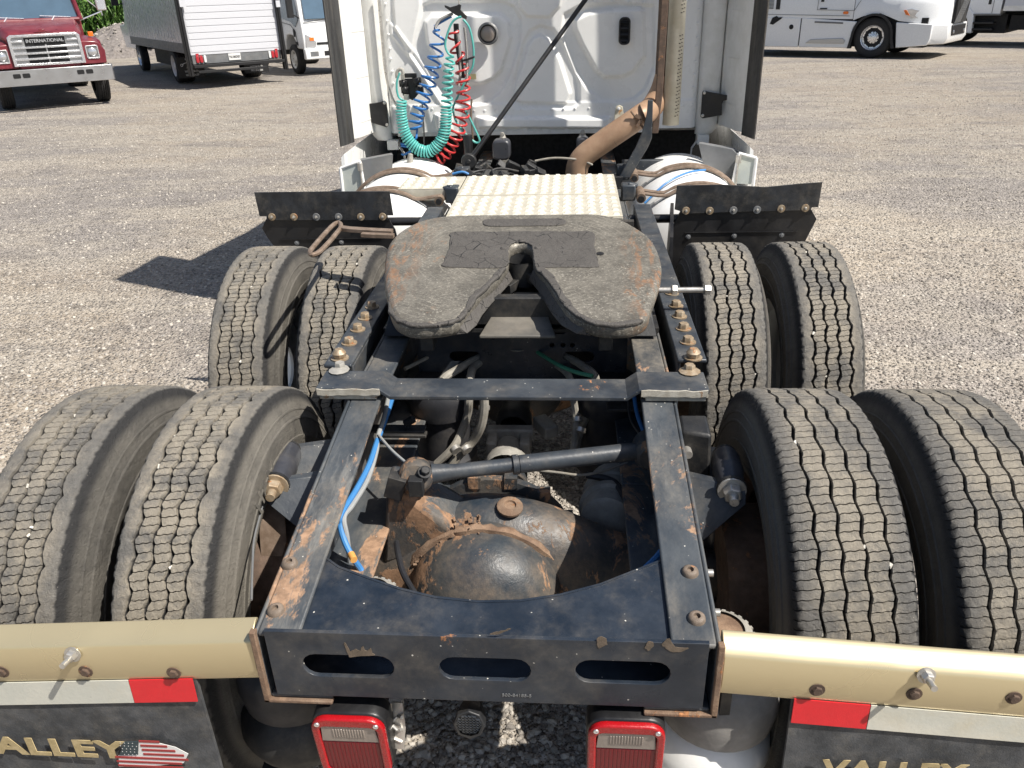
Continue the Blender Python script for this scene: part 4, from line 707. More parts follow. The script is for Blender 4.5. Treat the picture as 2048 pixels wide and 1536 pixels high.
# ------------------------------------------------------------ tail lamps
def lamp(cx,cz,s):
    A=basis((cx,-.600,cz),(1,0,0),(0,-.10,1)); w,h=.150,.190
    hs=plate('tail_lamp',rrect(0,0,w,h,.035),[],.05,A@Matrix.Translation((0,0,-.025)),M['plastic'],T,bevel=.006)
    plate('lamp_rim',rrect(0,0,w-.004,h-.004,.034),[list(reversed(rrect(0,-.004,w-.036,h-.044,.015)))],.014,A@Matrix.Translation((0,0,.006)),M['lensbright'],hs,bevel=.004)
    g=MB(); n=14
    for k in range(n):
        x=-(w-.038)/2+(w-.038)*(k+.5)/n; g.prism([(x-.0038,-h/2+.02),(x+.0038,-h/2+.02),(x+.0038,.018),(x-.0038,.018)],.0098,A)
    g.prism([(-w/2+.016,-h/2+.016),(w/2-.016,-h/2+.016),(w/2-.016,.020),(-w/2+.016,.020)],.009,A); obj('red_lens',g,M['lensred'],hs,bevel=.0012)
    g=MB(); g.prism([(-w/2+.018,.022),(w/2-.018,.022),(w/2-.022,.068),(-w/2+.022,.068)],.0105,A)
    for k in range(12):
        x=-.03+.06*k/11; g.prism([(x-.0015,.036),(x+.0015,.036),(x+.0015,.062),(x-.0015,.062)],.012,A)
    obj('clear_lens',g,M['lensclear'],hs,bevel=.001)
    for sx in(-1,1):
        for sz in(-1,1): p=A@Vector((sx*(w/2-.017),sz*(h/2-.019)+.002,.0135)); obj('lamp_screw',MB().lathe([(.0055,0),(.005,.002),(.002,.0022),(.0018,.0005),(.0003,.0005)],p,(0,-1,-.1),14),M['chrome'],hs)
    g=MB(); g.bb((cx-.055,-.57,cz+.02),(cx+.055,-.47,cz+.115)); obj('lamp_bracket',g,M['black'],hs,bevel=.003); return hs
la=lamp(-.2715,.598,-1); lamp(.268,.608,1)
g=MB(); p=Vector([(-0.1899,-0.56,0.6001)][0])
for k in range(9): a=k*1.7; g.tube([p+Vector((.012*math.cos(a),.01*math.sin(a),-.009*k+.03)),p+Vector((.012*math.cos(a+1.5),.01*math.sin(a+1.5),-.009*k+.022))],.0038,7)
g.strip([p+Vector((0,.02,.05)),p+Vector((.006,0,.0)),p+Vector((0,-.01,-.05))],(.022,0,0),(0,.003,0)); obj('wire_clip',g,M['zinc'],la)
line('lamp_cable',[(-0.2196,-0.54,0.6547),(-0.2084,-0.54,0.6119),(-0.1902,-0.54,0.5834),(-0.1867,-0.54,0.5538),(-0.2013,-0.54,0.5226)],.008,M['black'])
g=MB(); g.tube([(-0.2528,-0.35,0.4464),(-0.2561,-0.35,0.3873)],.02,12); obj('vent_pipe',g,M['cast'],T)
# ------------------------------------------------------------ deck plates, tanks, front mud flaps
def deck(name,x0,x1,y0,y1,z0,z1,parent=None):
    g=MB(); t=.006
    g.hexa([(x0,y0,z0-t),(x1,y0,z0-t),(x1,y1,z1-t),(x0,y1,z1-t),(x0,y0,z0),(x1,y0,z0),(x1,y1,z1),(x0,y1,z1)])
    g.bb((x0,y0,z0-.06),(x1,y0+.005,z0-.0062)); o=obj(name,g,M['cream'],parent or T,bevel=.002)
    g=MB(); nx=int((x1-x0-.04)/.056)+1; ny=int((y1-y0-.04)/.036)+1
    for i in range(nx):
        for j in range(ny):
            x=x0+.03+i*.056+.010*(j%2); y=y0+.02+j*.036
            if x>x1-.02 or y>y1-.012: continue
            z=z0+(z1-z0)*(y-y0)/(y1-y0)
            g.add([(x-.015,y-.008,z),(x+.015,y-.008,z),(x+.015,y+.009,z),(x-.015,y+.009,z),(x-.009,y-.004,z+.008),(x+.009,y-.004,z+.008),(x+.009,y+.004,z+.008),(x-.009,y+.004,z+.008)],[(4,5,6,7),(0,1,5,4),(1,2,6,5),(2,3,7,6),(3,0,4,7)])
    obj('tread_dimples',g,M['dimple'],o,kind='stuff'); return o
deck('deck_plate',-.40,.385,1.76,2.155,1.045,1.05); deck('deck_plate',-.40,.385,2.158,2.60,1.052,1.052); deck('deck_plate',-.72,-.403,2.30,2.58,1.055,1.055)
g=MB(); g.bb((-.43,1.70,.99),(.43,1.74,1.035)); g.bb((-.43,2.56,.99),(.43,2.60,1.04)); g.bb((-.70,2.34,.99),(-.4,2.38,1.04)); obj('deck_support',g,M['dark'],T)
for s in(-1,1):
    cx,cz,R_=s*.80,.70,.335; g=MB(); n=48
    prof=[(.0005,2.10),(.10,2.105),(.2,2.12),(.27,2.145),(.31,2.17),(R_,2.205),(R_,3.25),(.31,3.28),(.2,3.31),(.0005,3.33)]
    g.lathe(prof,(cx,0,cz),(0,1,0),n); tk=obj('fuel_tank',g,M['white'],T)
    for y in(2.33,2.80):
        g=MB(); A=[(cx+s*(R_+.006)*math.cos(math.radians(a)),y,cz+(R_+.006)*math.sin(math.radians(a))) for a in range(-70,131,8)]
        vs_=[];n=len(A)
        for k,p in enumerate(A):
            a=math.radians(-70+8*k); nx,nz=s*math.cos(a),math.sin(a)
            for dy in(-.03,.03):
                for dr in(0,.004): vs_.append((p[0]+nx*dr,y+dy,p[2]+nz*dr))
        fs_=[]
        for k in range(n-1):
            for q,w in((0,1),(1,3),(3,2),(2,0)): fs_.append((k*4+q,k*4+w,k*4+4+w,k*4+4+q))
        g.add(vs_,fs_); st=obj('tank_strap',g,M['pale'],tk)
        for dy in(-.035,.035):
            pts=[(cx+s*(R_+.016)*math.cos(math.radians(a)),y+dy,cz+(R_+.016)*math.sin(math.radians(a))) for a in range(20,121,10)]
            e=pts[-1]; pts=pts+[(s*.53,y+dy,1.015),(s*.50,y+dy,1.02)]; obj('strap_rod',MB().tube(spline(pts,3),.009,8),M['brown'],tk)
        g=MB(); g.tube([(s*.505,y-.07,1.0),(s*.505,y+.06,1.01)],.024,14); obj('strap_pivot',g,M['brown'],tk)
        g=MB(); g.lathe([(.0005,.017),(.015,.017),(.015,.0)],(s*.505,y-.073,1.0),(0,-1,0),14); obj('pivot_bore',g,M['black'],tk)
        g=MB(); g.box((s*.445,y,1.02),(.07,.08,.08)); g.tube([(s*.44,y-.02,1.06),(s*.49,y-.02,1.05)],.012,10); obj('tank_bracket',g,M['frame'],tk,bevel=.008)
    line('air_line',[(cx-s*.26,y_,z_) for y_,z_ in((2.45,.93),)]+[(cx-s*.15,2.5,1.02),(cx-s*.03,2.6,1.052),(cx+s*.08,2.7,1.045)],.0055,M['blueline'],parent=tk) if s>0 else None
# front mud flaps (upper stiff strip, lower rubber, bolts)
def front_flap(s):
    if s<0: up=[(-1.3274,1.95,1.1256),(-1.0006,1.95,1.1253),(-0.6818,1.95,1.1223),(-0.6757,1.95,1.009),(-0.7036,1.95,1.0093),(-0.7024,1.95,0.9862),(-1.2904,1.95,0.9927),(-1.2884,1.95,1.0124),(-1.3216,1.95,1.0114)]; lo=[(-1.2949,1.965,0.998),(-0.7035,1.965,0.9935),(-0.6751,1.965,0.9381),(-0.662,1.965,0.8519),(-0.6645,1.965,0.7492),(-1.2855,1.965,0.7533),(-1.2791,1.965,0.8572),(-1.3044,1.965,0.9012),(-1.3248,1.965,0.9505)]; bo=[(-1.2609,1.945,1.0085),(-1.1541,1.945,1.0073),(-1.0456,1.945,1.0061),(-0.9383,1.945,1.0049),(-0.8314,1.945,1.0037),(-0.7262,1.945,1.0039)]; b2=[(-1.1633,1.955,0.8774),(-0.9431,1.955,0.8791)]
    else: up=[(0.6353,1.95,1.1298),(0.8355,1.95,1.1317),(1.0304,1.95,1.118),(1.1825,1.95,1.1315),(1.2749,1.95,1.1364),(1.2725,1.95,1.0248),(1.2448,1.95,1.0235),(1.2389,1.95,1.0108),(0.9176,1.95,1.0066),(0.6611,1.95,0.9998),(0.6546,1.95,1.0145),(0.6319,1.95,1.0212)]; lo=[(0.6571,1.965,1.0041),(1.2448,1.965,1.0134),(1.2771,1.965,0.9662),(1.2498,1.965,0.891),(1.227,1.965,0.8244),(1.2348,1.965,0.7048),(0.6129,1.965,0.691),(0.6075,1.965,0.8126),(0.6232,1.965,0.9304)]; bo=[(0.6832,1.945,1.0154),(0.7901,1.945,1.0134),(0.8963,1.945,1.0145),(1.0019,1.945,1.0157),(1.1091,1.945,1.0192),(1.2152,1.945,1.0211)]; b2=[(0.7037,1.955,0.8908),(0.9137,1.955,0.893),(1.1282,1.955,0.8951)]
    X=Matrix(((1,0,0,0),(0,0,-1,0),(0,1,0,0),(0,0,0,1)))
    f=plate('front_mud_flap',list(reversed([(p[0],p[2]) for p in lo])),[],.008,Matrix.Translation((0,1.968,0))@X,M['plastic'],T,bevel=.002)
    c=plate('stiffener_strip',list(reversed([(p[0],p[2]) for p in up])),[],.006,Matrix.Translation((0,1.955,0))@X,M['rubber2'],f,bevel=.0015)
    for k,p in enumerate(bo):
        g=MB(); g.lathe([(.0005,.003),(.017,.003),(.018,0)],(p[0],1.952,p[2]),(0,-1,0),18); w=obj('washer',g,M['bolt'] if k not in(2,3) else M['greyp'],c); g=MB(); g.bolt((p[0],1.949,p[2]),(0,-1,0),.007,.007,False,.006); obj('bolt',g,M['zinc'],w)
    for p in b2: obj('bolt',MB().bolt((p[0],1.962,p[2]),(0,-1,0),.008,.006),M['greyp'],f)
    g=MB(); z0=b2[0][2]+.018; xs=[p[0] for p in lo]; g.bb((min(xs)+.08,1.958,z0),(max(xs)-.08,1.963,z0+.003)); obj('rib',g,M['plastic'],f)
    if s>0:
        g=MB(); x=lo[-2][0]; g.hexa([(x-.015,1.60,.25),(x,1.60,.25),(x,1.96,.25),(x-.015,1.96,.25),(x-.015,1.75,.95),(x,1.75,.95),(x+.02,1.96,1.05),(x+.005,1.96,1.05)]); obj('side_guard',g,M['plastic'],f)
    g=MB(); g.tube([(s*.43,1.99,.97),(s*.72,1.99,.97)],.02,12); g.tube([(s*.47,1.99,.97),(s*.52,1.99,.97)],.027,12); obj('flap_bracket',g,M['plastic'],f)
M['rubber2']=worn('scuffed_black_strip',(.010,.011,.013),(.026,.029,.034),.5,dust=.22,bump=.25,scale=1.5)
for s in(-1,1): front_flap(s)
# ------------------------------------------------------------ the cab: stamped rear wall as one relief surface
WY=3.42
def sdf_poly(X,Z,poly):
    P=np.array([(p[0],p[2]) for p in poly]); d=np.full(X.shape,1e9); ins=np.zeros(X.shape,bool); n=len(P)
    for i in range(n):
        a=P[i]; b=P[(i+1)%n]; e=b-a; wx=X-a[0]; wz=Z-a[1]; t=np.clip((wx*e[0]+wz*e[1])/(e@e),0,1)
        d=np.minimum(d,np.hypot(wx-e[0]*t,wz-e[1]*t))
        c=((a[1]<=Z)&(b[1]>Z))|((b[1]<=Z)&(a[1]>Z)); xi=a[0]+(Z-a[1])/np.where(abs(e[1])<1e-9,1e-9,e[1])*e[0]; ins^=c&(X<xi)
    return np.where(ins,-d,d)
def sm(d,w): t=np.clip(.5-d/w,0,1); return t*t*(3-2*t)
def cab_wall():
    xs=np.arange(-.99,.9301,.0062); zs=np.concatenate([np.arange(1.155,2.12,.0062),np.linspace(2.14,3.3,18)])
    X,Z=np.meshgrid(xs,zs,indexing='ij'); H=np.zeros(X.shape)
    lampo=[(-0.712,3.4,1.8777),(-0.6644,3.4,1.8956),(-0.2446,3.4,1.8851),(-0.1772,3.4,1.8559),(-0.1371,3.4,1.7861),(-0.1517,3.4,1.6603),(-0.2194,3.4,1.474),(-0.278,3.4,1.3825),(-0.3604,3.4,1.3239),(-0.4415,3.4,1.3126),(-0.6192,3.4,1.3163),(-0.6772,3.4,1.4099),(-0.8054,3.4,1.6047),(-0.7629,3.4,1.7327)]
    lampi=[(-0.7115,3.4,1.7876),(-0.6699,3.4,1.8227),(-0.2623,3.4,1.8157),(-0.2178,3.4,1.7744),(-0.2011,3.4,1.6899),(-0.2655,3.4,1.5118),(-0.3227,3.4,1.4616),(-0.3873,3.4,1.4371),(-0.499,3.4,1.4359),(-0.5765,3.4,1.4747),(-0.6499,3.4,1.5646),(-0.7048,3.4,1.6743)]
    trio=[(-0.1285,3.4,1.6597),(-0.0886,3.4,1.7256),(-0.0269,3.4,1.7519),(0.0492,3.4,1.729),(0.1026,3.4,1.6538),(0.2044,3.4,1.4276),(0.2055,3.4,1.3084),(0.1581,3.4,1.2829),(-0.177,3.4,1.2897),(-0.208,3.4,1.3245),(-0.1885,3.4,1.4512)]
    trii=[(-0.0978,3.4,1.6483),(-0.0662,3.4,1.6864),(-0.0276,3.4,1.6995),(0.0182,3.4,1.6772),(0.0871,3.4,1.5687),(0.1538,3.4,1.3694),(0.1263,3.4,1.3138),(-0.1521,3.4,1.3233),(-0.1913,3.4,1.3506),(-0.1735,3.4,1.4212)]
    veno=[(0.1151,3.4,1.8068),(0.1978,3.4,1.8455),(0.4071,3.4,1.8599),(0.6311,3.4,1.8368),(0.6482,3.4,1.5049),(0.6003,3.4,1.382),(0.5325,3.4,1.3278),(0.439,3.4,1.3148),(0.3444,3.4,1.3243),(0.2648,3.4,1.3819),(0.1855,3.4,1.4867),(0.0999,3.4,1.7032)]
    veni=[(0.1682,3.4,1.7778),(0.2584,3.4,1.8131),(0.3558,3.4,1.8241),(0.5573,3.4,1.8273),(0.5768,3.4,1.8078),(0.5915,3.4,1.5708),(0.5262,3.4,1.4861),(0.4655,3.4,1.4584),(0.357,3.4,1.4572),(0.3018,3.4,1.4986),(0.2228,3.4,1.6296),(0.1761,3.4,1.7222)]
    topo=[(-0.16,3.4,1.9301),(-0.1432,3.4,1.8482),(-0.1024,3.4,1.8024),(0.0268,3.4,1.794),(0.0876,3.4,1.8485),(0.1177,3.4,1.922)]
    left=[(-0.8735,3.4,2.045),(-0.7216,3.4,2.0404),(-0.7268,3.4,1.885),(-0.814,3.4,1.5977),(-0.89,3.4,1.7572),(-0.8908,3.4,1.8689)]
    diag=[(-0.9114,3.4,1.7789),(-0.8897,3.4,1.7607),(-0.767,3.4,1.5893),(-0.6181,3.4,1.333),(-0.6469,3.4,1.326),(-0.7927,3.4,1.568),(-0.9124,3.4,1.7295)]
    bar=[(-0.4289,3.4,1.2411),(0.3971,3.4,1.2249),(0.3947,3.4,1.1635),(-0.4196,3.4,1.1827)]
    barl=[(-0.6879,3.4,1.2655),(-0.5821,3.4,1.2634),(-0.5881,3.4,1.1702),(-0.6783,3.4,1.1719)]
    topl=[(-0.1025,3.4,1.9284),(0.13,3.4,1.9217),(0.1,3.4,1.8277),(0.0006,3.4,1.7268),(-0.0603,3.4,1.7493),(-0.0815,3.4,1.8464)]
    for poly,h,w in((lampo,-.016,.03),(lampi,.030,.04),(trio,-.014,.035),(trii,.020,.03),(veno,-.016,.035),(veni,.034,.05),(topo,.018,.03),(left,.012,.02),(bar,.030,.03),(barl,.02,.03)):
        H+=1.15*h*sm(sdf_poly(X,Z,poly),w*.62)
    H+=.010*sm(np.abs(sdf_poly(X,Z,diag))-.008,.02)
    H+=.006*sm(Z-1.32,.012); H-=.0*X
    R=.16; 
    for sgn,xe in((-1,.99),(1,.93)):
        t=np.clip((sgn*X-(xe-.05))/.05,0,1); H-=.05*t**2
    Y=WY-H
    v=np.stack([X,Y,Z],-1).reshape(-1,3); nx,nz=X.shape; i=np.arange(nx-1)[:,None]; j=np.arange(nz-1)[None,:]; q=(i*nz+j); f=np.stack([q,q+nz,q+nz+1,q+1],-1).reshape(-1,4)
    me=bpy.data.meshes.new('cab_rear_wall'); me.from_pydata(v.tolist(),[],f.tolist()); me.update(); return link('cab_rear_wall',finish(me,M['white'],60),T)
cw=cab_wall()
g=MB()
for px in [(-0.444,3.408,1.2811),(-0.3752,3.408,1.2812),(-0.3067,3.408,1.2783),(-0.1495,3.408,1.2828),(-0.0734,3.408,1.2812),(0.0346,3.408,1.279),(0.1104,3.408,1.2805),(0.182,3.408,1.2814),(0.2653,3.408,1.2819),(0.3326,3.408,1.2829),(0.3958,3.408,1.2838),(-0.7515,3.408,1.3042),(-0.7031,3.408,1.297),(-0.9369,3.408,1.8908),(-0.936,3.408,1.8003),(-0.9349,3.408,1.7261),(-0.9339,3.408,1.6494),(-0.9348,3.408,1.5928),(-0.9323,3.408,1.5207),(-0.9318,3.408,1.4521)]+[(0.8905,3.408,1.8111),(0.8908,3.408,1.7389),(0.8912,3.408,1.6649),(0.8914,3.408,1.6124),(0.89,3.408,1.5309),(0.8892,3.408,1.4589),(0.8897,3.408,1.3896),(0.8878,3.408,1.2888),(0.8305,3.408,1.2855),(0.4246,3.408,1.2817),(0.2878,3.408,1.8645),(0.3887,3.408,1.8644),(0.4821,3.408,1.8604),(0.5715,3.408,1.8552)]: g.lathe([(.0085,0),(.0075,.004),(.004,.006),(.0003,.0065)],(px[0],WY-.004,px[2]),(0,-1,0),10)
obj('rivets',g,M['white'],cw,kind='stuff')
g=MB()   # hem along the bottom edge with small drain tabs
g.bb((-.93,WY-.014,1.135),(.62,WY+.02,1.160))
for k in range(7): g.bb((-.28+k*.13,WY-.018,1.140),(-.245+k*.13,WY-.0145,1.175))
obj('wall_hem',g,M['whitedirty'],cw,bevel=.003)
# body of the sleeper and its nose
def body():
    g=MB(); st=[(3.428,.985,1.15,3.28),(3.50,1.06,1.13,3.26),(4.4,1.10,1.13,2.95),(5.4,1.10,1.13,2.85),(6.2,1.04,1.1,2.6),(6.9,.98,1.0,1.95)]
    for y,hw,zb,zt in st:
        g.v+=[(-hw,y,zb),(-hw,y,zt-.35),(-hw+.14,y,zt-.08),(-hw+.4,y,zt),(hw-.4,y,zt),(hw-.14,y,zt-.08),(hw,y,zt-.35),(hw,y,zb)]
    n=8
    for i in range(len(st)-1):
        for k in range(n): g.f.append((i*n+k,i*n+(k+1)%n,i*n+n+(k+1)%n,i*n+n+k))
    g.f.append(tuple(range(len(st)*n-1,len(st)*n-n-1,-1)))
    o=obj('cab_body',g,M['white'],T,smooth=50)
    g=MB(); st=[(6.9,.95,.6,1.85),(7.6,.92,.5,1.75),(8.2,.86,.45,1.6),(8.45,.8,.45,1.2)]
    for y,hw,zb,zt in st: g.v+=[(-hw,y,zb),(-hw,y,zt-.2),(-hw+.25,y,zt),(hw-.25,y,zt),(hw,y,zt-.2),(hw,y,zb)]
    for i in range(3):
        for k in range(6): g.f.append((i*6+k,i*6+(k+1)%6,i*6+6+(k+1)%6,i*6+6+k))
    g.f.append((23,22,21,20,19,18)); obj('hood',g,M['white'],T,smooth=50)
    g=MB(); g.bb((-1.02,3.75,.45),(1.02,6.8,1.12)); obj('undercab_dark_block',g,M['black'],T)  # black block added to keep light out and read dark under the cab
    for x in(-1.02,1.02): link('tyre',TYRE_A,T,loc=(x,7.45,TR),rot=(0,0,0 if x>0 else math.pi))
body()
for s in(-1,1):
    # corner column, rounded toward the side
    g=MB(); xi=.93 if s>0 else .985; sec=[]
    for x,y in((xi-.01,WY+.03),(xi,WY-.022),(xi+.03,WY-.035),(xi+.075,WY-.032),(xi+.11,WY-.010),(xi+.13,WY+.04),(xi+.13,WY+.12)): sec.append((s*x,y))
    n=len(sec); zb=1.115
    for z,k in((zb-.0,.75),(zb+.03,.93),(zb+.07,1.0),(3.2,1.0)):
        for x,y in sec: g.v.append((s*(xi-.01)+(x-s*(xi-.01))*k,WY+.03+(y-WY-.03)*k,z))
    for i in range(3):
        for k in range(n-1): g.f.append((i*n+k,i*n+k+1,i*n+n+k+1,i*n+n+k))
    g.f.append(tuple(range(n))); col=obj('corner_column',g,M['whitedirty'],T,smooth=60)
    # side extender with its rubber edge
    g=MB(); g.prism([(s*1.135,3.60),(s*1.165,3.17),(s*1.150,3.155),(s*1.118,3.20),(s*1.075,3.40),(s*1.055,3.42),(s*1.055,3.47),(s*1.085,3.60)],2.22,Matrix.Translation((0,0,1.165))); ex=obj('side_extender',g,M['whitedirty'],T,bevel=.004)
    g=MB(); vs_=[]
    for z in(1.150,1.6,2.2,2.9,3.40):
        vs_+=[(s*1.172,3.20,z),(s*1.192,3.0+.004*math.sin(z*5),z),(s*1.185,2.998+.004*math.sin(z*5),z),(s*1.145,3.155,z)]
    g.add(vs_,[(i*4+k,i*4+(k+1)%4,i*4+4+(k+1)%4,i*4+4+k) for i in range(4) for k in range(4)]+[(3,2,1,0),(16,17,18,19)]); obj('rubber_edge',g,M['rubber'],ex,smooth=30)
    for z in(1.30,1.55,1.80,2.1):
        g=MB(); g.prism([(s*1.11,3.23),(s*1.075,3.39),(s*1.09,3.39),(s*1.122,3.23)],.006,Matrix.Translation((0,0,z-.05 if s<0 else z))); obj('stiffening_rib',g,M['whitedirty'],ex)
    # black hinge bracket at the lower corner
    pl=[(-1.1509,3.375,1.3303),(-1.1335,3.375,1.3391),(-1.0512,3.375,1.3451),(-0.9847,3.375,1.3574),(-0.9746,3.375,1.345),(-0.9749,3.375,1.2126),(-0.9885,3.375,1.2003),(-1.0922,3.375,1.2335),(-1.0984,3.375,1.2731),(-1.1462,3.375,1.3011)] if s<0 else [(0.9431,3.375,1.3736),(1.104,3.375,1.3408),(1.1143,3.375,1.3208),(1.0644,3.375,1.3144),(1.057,3.375,1.2939),(1.0625,3.375,1.2326),(0.9493,3.375,1.2153),(0.9369,3.375,1.2253),(0.936,3.375,1.3664)]
    X=Matrix(((1,0,0,0),(0,0,-1,0),(0,1,0,0),(0,0,0,1)))
    b=plate('hinge_bracket',list(reversed([(p[0],p[2]) for p in pl])),[],.012,Matrix.Translation((0,3.368,0))@X,M['plastic'],ex,bevel=.004)
    bb_=[(-0.9867,3.36,1.3456),(-0.9845,3.36,1.2165),(-1.1403,3.36,1.3198)] if s<0 else [(0.9478,3.36,1.3627),(0.9474,3.36,1.2325),(1.0981,3.36,1.3354)]
    for p in bb_: obj('bolt',MB().lathe([(.0095,0),(.009,.004),(.0003,.006)],(p[0],3.361,p[2]),(0,-1,0),14),M['zinc'],b)
    g=MB(); g.bb((s*1.0,3.38,1.06),(s*.93,3.46,1.115)); g.strip([(s*.93,3.40,1.08),(s*.90,3.39,1.04),(s*.895,3.385,.98)],(0,.04,0),(.004,0,0)); obj('corner_bracket',g,M['whitedirty'],col,bevel=.01)
# grab tube beside the left column
line('grab_tube',[(-0.9615,3.36,1.9534),(-0.9623,3.36,1.8442),(-0.963,3.36,1.7043),(-0.9637,3.36,1.5607),(-0.9551,3.36,1.4575),(-0.9418,3.36,1.3899),(-0.922,3.36,1.3442),(-0.9039,3.36,1.3211)],.0085,M['zinc'],parent=cw)
# round work lamp
c=[(-0.3313,3.372,1.7171)][0]; g=MB(); g.lathe([(.062,.0),(.062,.008),(.053,.016),(.047,.016),(.045,.012)],c,(0,-1,0),40); wl=obj('work_lamp',g,M['greyp'],cw); g=MB(); g.lathe([(.045,.012),(.03,.018),(.012,.021),(.0003,.0212)],c,(0,-1,0),40); obj('lamp_lens',g,M['lensclear'],wl)
g=MB(); g.lathe([(.050,.0155),(.0465,.021),(.043,.017)],c,(0,-1,0),40); obj('lamp_gasket',g,M['black'],wl)
# oblong vent
v=[(0.4643,3.372,1.7102)][0]; X=Matrix(((1,0,0,v[0]),(0,0,-1,3.366),(0,1,0,v[2]),(0,0,0,1)))
vt=plate('air_vent',rrect(0,0,.066,.148,.026),[list(reversed(rrect(0,0,.048,.130,.020)))],.02,X,M['plastic'],cw,bevel=.004)
g=MB(); g.bb((v[0]-.025,3.383,v[2]-.066),(v[0]+.025,3.386,v[2]+.066)); obj('vent_back',g,M['black'],vt)
for k in range(4): 
    g=MB(); g.hexa([(v[0]-.024,3.366,v[2]-.055+k*.033),(v[0]+.024,3.366,v[2]-.055+k*.033),(v[0]+.024,3.382,v[2]-.042+k*.033),(v[0]-.024,3.382,v[2]-.042+k*.033),(v[0]-.024,3.367,v[2]-.052+k*.033),(v[0]+.024,3.367,v[2]-.052+k*.033),(v[0]+.024,3.383,v[2]-.039+k*.033),(v[0]-.024,3.383,v[2]-.039+k*.033)]); obj('louvre',g,M['plastic'],vt)
# small sticker
g=MB(); q=[(-0.4352,3.385,1.4803)][0]; g.bb((q[0]-.016,3.389,q[2]-.014),(q[0]+.018,3.3895,q[2]+.016)); obj('warning_sticker',g,M['yellowst'],cw,smooth=0)
# lower rear fairings each side
for s in(-1,1):
    if s<0: W=[(-1.1812,2.92,1.0432),(-1.0607,2.92,1.0822),(-1.0515,2.92,0.9281),(-1.06,2.92,0.8545),(-1.1857,2.92,0.8561)]; G=[(-1.0791,3.02,1.0671),(-0.8883,3.02,1.0978),(-0.9,3.02,1.0189),(-0.9226,3.02,0.9887),(-1.0731,3.02,0.9138)]
    else: W=[(1.0909,2.92,1.0914),(1.1905,2.92,1.064),(1.1865,2.92,0.9156),(1.0729,2.92,0.9235),(1.0801,2.92,1.0113)]; G=[(0.8824,3.02,1.1299),(1.0747,3.02,1.0923),(1.1024,3.02,1.0669),(1.084,3.02,0.9274),(0.9524,3.02,0.9679),(0.9163,3.02,1.0195)]
    g=MB()
    P=[(p[0],p[2]) for p in W]; X=Matrix(((1,0,0,0),(0,0,-1,2.92),(0,1,0,0),(0,0,0,1))); g.prism(P,.01,X); fr=obj('rear_fairing',g,M['fairgrey'],T,bevel=.002)
    g=MB(); o0,o1=(W[0],W[4]) if s<0 else (W[1],W[2]); g.tube([Vector(o0)+Vector((0,-.012,0)),Vector(o1)+Vector((0,-.012,-.1))],.010,8); i0,i1=(W[1],W[2]) if s<0 else (W[0],W[3]); g.tube([Vector(i0)+Vector((0,-.012,0)),Vector(i1)+Vector((0,-.012,-.0))],.008,8); g.tube([Vector(o0)+Vector((0,-.01,0)),Vector(i0)+Vector((0,-.01,0))],.008,8); obj('fairing_edge',g,M['white'],fr)
    g=MB(); P=[Vector(p) for p in G]; n=len(P); g.add(P+[p+Vector((s*.02,.05,0)) for p in P],[tuple(range(n)),tuple(range(2*n-1,n-1,-1))]+[(i,(i+1)%n,n+(i+1)%n,n+i) for i in range(n)]); obj('inner_panel',g,M['greyp'],fr)
    g=MB(); g.hexa([(s*1.17,2.93,.45),(s*1.20,2.93,.45),(s*1.20,6.9,.45),(s*1.17,6.9,.45),(s*1.155,2.93,1.12),(s*1.175,2.93,1.10),(s*1.175,6.9,1.14),(s*1.155,6.9,1.14)]); obj('side_skirt',g,M['white'],fr)
    g=MB(); q=Vector(W[1] if s<0 else W[0]); g.tube([q+Vector((0,-.02,-.01)),q+Vector((0,-.02,-.05))],.016,10); g.tube([q+Vector((0,-.02,-.05)),q+Vector((0,-.02,-.3))],.005,8); obj('fairing_latch',g,M['zinc'],fr)
# ------------------------------------------------------------ exhaust
E0=[(0.1892,2.8,1.0244),(0.2227,2.8,1.1035),(0.326,2.8,1.18),(0.4394,2.8,1.2548),(0.5335,2.8,1.3112),(0.6095,2.8,1.3442)]
pts=[Vector((E0[0][0],2.80,.86))]+[Vector(p) for p in E0]; pts[-2].y=2.83; pts[-1]=Vector((.60,2.96,pts[-1].z-.01)); pts+= [Vector((.655,3.04,pts[-1].z+.07)),Vector((.682,3.06,pts[-1].z+.15))]
ex=obj('exhaust_pipe',MB().tube(spline(pts,8),.062,28),M['tan'],T)
g=MB()
for i in range(3): pass
q=Vector(E0[1]).lerp(Vector(E0[2]),.0); 
for a,b,t in((2,3,.45),(4,5,.2)):
    A_,B_=Vector(E0[a]),Vector(E0[b]); c=A_.lerp(B_,t); d=(B_-A_).normalized(); g=MB(); g.tube([c-d*.0015,c+d*.0015],.0632,28); obj('weld_seam',g,M['brown'],ex)
c=Vector([(0.5137,2.74,1.3199)][0]); g=MB(); g.box(c,(.035,.02,.018),Matrix.Rotation(.5,3,'Y')); g.box(c+Vector((.005,0,-.03)),(.018,.02,.04),Matrix.Rotation(.5,3,'Y')); g.tube([c+Vector((-.04,0,.03)),c+Vector((.03,0,-.06))],.006,8); obj('clamp_bolt',g,M['rust'],ex)
S0=[(0.6504,2.95,1.3059)][0]; sx=S0[0]
g=MB(); g.tube([(.685,3.06,1.44),(.69,3.06,3.7)],.0625,28); obj('exhaust_stack',g,M['rust2'],T)  # dark brown of the stack paints in the shade behind the shield
R0=[(0.634,2.88,1.4768),(0.6318,2.88,1.3855),(0.6271,2.88,1.3275),(0.6211,2.88,1.2094)]; g=MB(); g.strip([(R0[0][0]+.02,2.90,3.5)]+[(p[0],2.90,p[2]) for p in R0],(.036,0,0),(0,.02,0)); obj('rusty_mount_strip',g,M['rust2'],T,bevel=.003)
